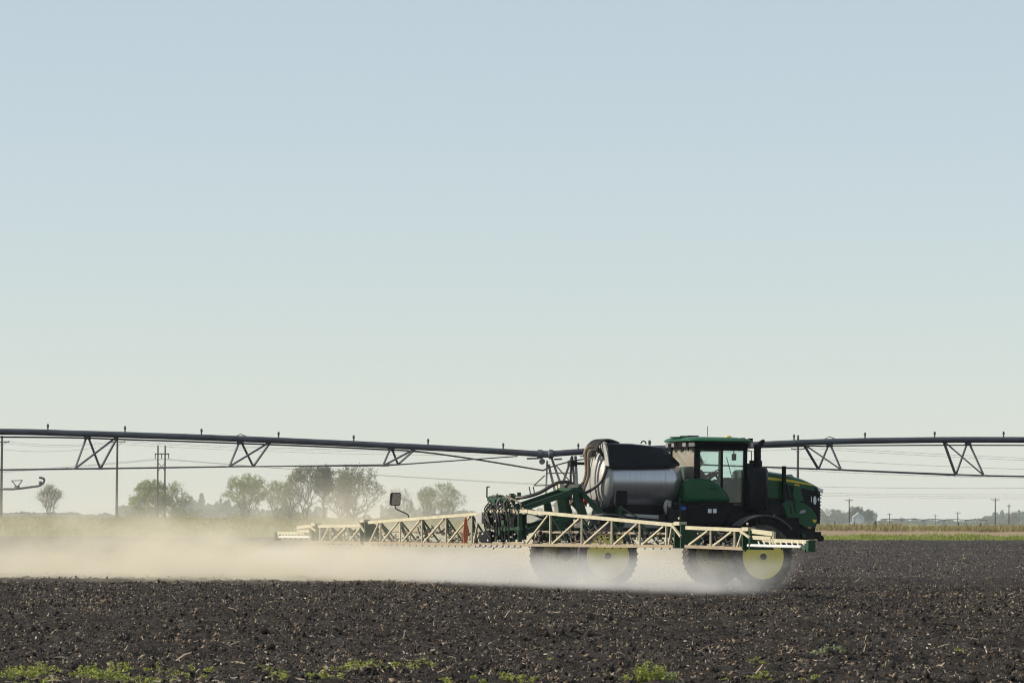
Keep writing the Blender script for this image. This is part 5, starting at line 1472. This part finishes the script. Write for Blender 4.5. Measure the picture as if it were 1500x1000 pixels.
# ------------------------------------------------------------------ weeds in the foreground
def ground_at(px_, py_):
    d = ray(px_, py_); t_ = -CAM_H / d.z
    return CAM + d * t_
def weed_quads(px_, py_, wpx, hpx, n_, seed, spread=0.25):
    rg = np.random.default_rng(seed)
    g0 = ground_at(px_, py_)
    sc = FPX / g0.y
    W_, H_ = wpx / sc / 2, 0.8 * hpx / sc
    ns = max(3, n_ // 22)
    sx, sy = rg.normal(size=ns) * W_ * 0.55, rg.normal(size=ns) * spread
    sh = H_ * (0.25 + 1.0 * rg.random(ns) ** 1.6) * np.exp(-(sx / W_) ** 2 * 0.4)
    k = rg.integers(0, ns, n_)
    f = rg.random(n_) ** 0.7
    bx, by = g0.x + sx[k], g0.y + sy[k]
    lean = rg.normal(size=(ns, 2)) * 0.25
    P_ = np.stack([bx + lean[k, 0] * f * sh[k] + rg.normal(size=n_) * 0.018, by + lean[k, 1] * f * sh[k] + rg.normal(size=n_) * 0.018, soil_height(bx, by) + f * sh[k] + 0.01], -1)
    u = rg.normal(size=(n_, 3)); u[:, 2] = np.abs(u[:, 2]) * 0.8; u /= np.linalg.norm(u, axis=1, keepdims=True)
    w = np.cross(u, rg.normal(size=(n_, 3))); w /= np.linalg.norm(w, axis=1, keepdims=True)
    s_ = (0.010 + 0.015 * rg.random(n_))[:, None]
    Q = np.stack([P_ - u * s_ * 0.4, P_ + w * s_ * 0.55 + u * s_ * 0.4, P_ + u * s_ * 1.6, P_ - w * s_ * 0.55 + u * s_ * 0.4], 1).reshape(-1, 3)
    z0 = float(soil_height(np.array([g0.x]), np.array([g0.y]))[0])
    S0 = np.tile(np.array([g0.x, g0.y, z0]), (ns, 1))             # stems run from one root
    S1 = np.stack([g0.x + sx, g0.y + sy, soil_height(g0.x + sx, g0.y + sy) + 0.012], -1)
    S2 = S1 + np.stack([lean[:, 0] * sh, lean[:, 1] * sh, sh], -1)
    e_ = np.array([0.004, 0, 0])
    st_q = np.concatenate([np.stack([S0 - e_, S0 + e_, S1 + e_, S1 - e_], 1), np.stack([S1 - e_, S1 + e_, S2 + e_ * 0.5, S2 - e_ * 0.5], 1)]).reshape(-1, 3)
    Q = np.concatenate([Q, st_q])
    return Q, g0
strip = []
for k, (px_, py_, wpx, hpx, n_) in enumerate(((-20, 992, 60, 20, 500), (22, 990, 60, 20, 700), (60, 988, 40, 16, 380), (75, 998, 30, 12, 200), (125, 992, 50, 22, 650), (160, 996, 60, 20, 700), (180, 984, 40, 16, 260), (240, 985, 50, 14, 330), (262, 996, 50, 14, 280), (300, 990, 34, 14, 240), (385, 986, 46, 14, 320), (410, 996, 40, 14, 250), (470, 998, 50, 16, 420), (478, 984, 40, 12, 250), (540, 983, 80, 16, 800), (510, 989, 40, 12, 240), (612, 979, 60, 10, 330), (652, 1000, 40, 12, 260), (200, 1003, 120, 14, 600), (40, 1004, 120, 14, 600))):
    Q, g0 = weed_quads(px_, py_, wpx, hpx, n_, 100 + k)
    strip.append(Q)
Q = np.concatenate(strip)
wc = link_mesh('weed_cover', fast_mesh('weed_cover', Q, np.arange(len(Q)).reshape(-1, 4), M['weed']))
tag(wc, 'low green weeds spread along the bottom left of the field', 'weeds', kind='stuff')
for k, (px_, py_, wpx, hpx, n_, m_, lab, nm) in enumerate((
        (952, 995, 66, 34, 1500, 'weed', 'bushy bright green weed, largest in the right half of the foreground', 'weed_bush'),
        (985, 990, 30, 14, 260, 'weedpale', 'paler weed growing against the right side of the bushy one', 'weed_plant'),
        (708, 999, 22, 12, 150, 'weed', 'small green weed left of the pale fallen stalk', 'weed_plant'),
        (756, 996, 56, 14, 330, 'weed', 'loose green weed patch at the bottom centre', 'weed_plant'),
        (815, 972, 40, 9, 170, 'weed', 'thin row of weeds above the bottom centre patch', 'weed_plant'),
        (1108, 975, 34, 10, 200, 'weed', 'green weed pair right of the bushy weed', 'weed_plant'),
        (1112, 990, 28, 12, 190, 'weed', 'green weed just below the weed pair', 'weed_plant'),
        (1062, 996, 24, 12, 150, 'weed', 'small green weed nearest the right side of the bushy weed', 'weed_plant'),
        (1195, 994, 50, 12, 320, 'weed', 'low green weed patch at the bottom right', 'weed_plant'),
        (1216, 966, 56, 14, 380, 'weedpale', 'pale grey-green weed above the bottom right patch', 'weed_plant'),
        (1403, 952, 20, 6, 60, 'weed', 'tiny lone weed far right in the foreground', 'weed_plant'))):
    Q, g0 = weed_quads(px_, py_, wpx, hpx, n_, 300 + k, 0.10)
    b0 = np.array([g0.x, g0.y, 0.0])
    o = link_mesh(nm, fast_mesh(nm, Q - b0, np.arange(len(Q)).reshape(-1, 4), M[m_]))
    o.location = tuple(b0)
    tag(o, lab, 'weed', 'weeds in the foreground')

# ------------------------------------------------------------------ air: dust, spray and haze
def volume_mat(name, color, aniso, build):
    m = bpy.data.materials.new(name)
    m.use_nodes = True
    nt = m.node_tree
    for nd in list(nt.nodes):
        if nd.type != 'OUTPUT_MATERIAL': nt.nodes.remove(nd)
    out = nt.nodes['Material Output']
    t = NT(nt)
    v = t.n('ShaderNodeVolumePrincipled')
    v.inputs['Color'].default_value = c4(color)
    v.inputs['Anisotropy'].default_value = aniso
    t.set(v.inputs['Density'], build(t))
    t.link(v.outputs[0], out.inputs['Volume'])
    return m
def dust_density(t):
    pos = t.n('ShaderNodeNewGeometry').outputs['Position']
    sp = t.n('ShaderNodeSeparateXYZ'); t.link(pos, sp.inputs[0])
    x, y, z = sp.outputs
    warp = t.n('ShaderNodeMapping'); t.link(pos, warp.inputs[0])
    warp.inputs['Scale'].default_value = (0.7, 0.45, 1.15)
    big = t.noise(warp.outputs[0], 0.42, 4.0, 0.6)
    fine = t.noise(warp.outputs[0], 1.15, 4.0, 0.65)
    hgt = t.m('ADD', 0.22, t.m('MULTIPLY', t.smooth(big, 0.36, 0.64), 1.35))
    hgt = t.m('ADD', hgt, t.m('MULTIPLY', t.m('SUBTRACT', fine, 0.5), 0.5))         # puffs of uneven height
    hgt = t.m('ADD', hgt, t.m('MULTIPLY', t.smooth(x, -4.0, -16.0), 0.25))
    core = t.m('EXPONENT', t.m('MULTIPLY', t.m('POWER', t.m('DIVIDE', z, t.m('MAXIMUM', hgt, 0.15)), 2.0), -1.0))
    tail = t.m('MULTIPLY', t.m('EXPONENT', t.m('MULTIPLY', z, -0.85)), t.m('ADD', 0.13, t.m('MULTIPLY', t.smooth(x, -13.0, -5.0), 0.13)))
    plume = t.m('EXPONENT', t.m('MULTIPLY', t.m('POWER', t.m('DIVIDE', t.m('ADD', x, 4.6), 1.6), 2.0), -1.0))
    tail = t.m('ADD', tail, t.m('MULTIPLY', t.m('MULTIPLY', plume, t.smooth(big, 0.3, 0.7)), t.m('MULTIPLY', t.smooth(z, 3.9, 1.0), 0.10)))
    prof = t.m('ADD', core, tail)
    # the near edge drifts away from the camera; thins towards the machine's front
    front = t.smooth(t.m('ADD', y, t.m('MULTIPLY', t.m('SUBTRACT', big, 0.5), 5.0)), 119.5, 126.0)
    back = t.smooth(y, 150.0, 138.0)
    right = t.smooth(t.m('ADD', x, t.m('MULTIPLY', t.m('SUBTRACT', big, 0.5), 3.0)), 7.2, 4.0)
    dd = t.m('MULTIPLY', t.m('MULTIPLY', prof, front), t.m('MULTIPLY', back, right))
    top = t.smooth(z, 4.2, 2.6)
    lump = t.m('ADD', 0.30, t.m('MULTIPLY', t.smooth(fine, 0.30, 0.70), 1.4))
    return t.m('MULTIPLY', t.m('MULTIPLY', t.m('MULTIPLY', dd, lump), t.m('MULTIPLY', top, t.m('ADD', 0.75, t.m('MULTIPLY', t.smooth(x, -16.0, -6.0), 0.35)))), 0.22)
# closed hull: a long low mound trailing to the left of the machine
rings = []
for i in range(25):
    X_ = -26 + i * (35.0 / 24)
    e = max(0.05, min(1, (9.3 - X_) / 6.0)) * min(1, (X_ + 27.5) / 4)
    hh = (4.4 * e ** 0.6) if X_ < 0 else 0.25 + 4.15 * max(0.0, (9.3 - X_) / 9.3) ** 0.8
    yc, yw = 134.0, 16.5
    ring = []
    for k in range(16):
        a = math.pi * k / 15
        ring.append((X_, yc - math.cos(a) * yw, -0.25 + (hh + 0.25) * math.sin(a) ** 0.5))
    rings.append(ring)
du = MB().loft(rings).build('dust_cloud', volume_mat('tan_dust', (1.0, 0.940, 0.770), 0.0, dust_density))
tag(du, 'long tan dust cloud trailing low behind the sprayer', 'dust', kind='stuff')

def mist_density(t):
    pos = t.n('ShaderNodeNewGeometry').outputs['Position']
    tc = t.n('ShaderNodeTexCoord').outputs['Object']
    sp = t.n('ShaderNodeSeparateXYZ'); t.link(tc, sp.inputs[0])
    x, y, z = sp.outputs
    n1 = t.smooth(t.noise(tc, 1.1, 3.0, 0.6), 0.25, 0.75)
    fan = t.m('ABSOLUTE', t.m('SINE', t.m('MULTIPLY', t.m('ADD', y, t.m('MULTIPLY', z, 0.35)), math.pi / 0.5)))
    fan = t.m('ADD', 0.35, t.m('MULTIPLY', fan, 0.65))
    topz = t.smooth(z, 1.13, 0.75)
    low = t.smooth(z, 0.02, 0.28)
    inn = t.m('ADD', 0.80, t.m('MULTIPLY', t.smooth(y, -17.5, -6.0), 1.0))
    tipf = t.smooth(y, -18.9, -18.0)
    d_ = t.m('MULTIPLY', t.m('MULTIPLY', fan, t.m('ADD', 0.35, n1)), t.m('MULTIPLY', t.m('ADD', 0.25, topz), low))
    return t.m('MULTIPLY', t.m('MULTIPLY', d_, inn), t.m('MULTIPLY', tipf, 0.34))
mb = MB()
rings = []
for i in range(20):
    yl = -18.95 + i * 2.0
    q = []
    for (z, xa, xb) in ((1.12, -2.36, -2.22), (0.8, -2.75, -2.05), (0.4, -3.3, -1.75), (0.02, -3.9, -1.55)):
        q.append((xa, z, xb))
    drift = lambda z: (1.12 - z) * 3.0        # wind carries it away from the camera as it falls
    ring = [(a, yl + drift(z), z) for a, z, b in q] + [(b, yl + drift(z), z) for a, z, b in reversed(q)]
    rings.append(ring)
mi = MB().loft(rings).build('spray_mist', volume_mat('white_spray', (0.97, 0.96, 0.93), 0.2, mist_density))
mi.location = ORG
mi.rotation_euler = (0, 0, TH)
tag(mi, 'fine white spray drifting down below the boom', 'spray', kind='stuff')
for m_, r in (('tan_dust', 0.35), ('white_spray', 0.08)):
    try: bpy.data.materials[m_].cycles.volume_step_rate = r
    except Exception: pass

def haze_density(t): return 0.00008
hz = MB().box(-3800, 3800, -60, 6500, -1.6, 24).build('haze', volume_mat('haze_air', (0.86, 0.93, 1.0), 0.1, haze_density))
tag(hz, 'thin pale haze over the whole plain', 'haze', kind='stuff')
try: bpy.data.materials['haze_air'].cycles.homogeneous_volume = True
except Exception: pass
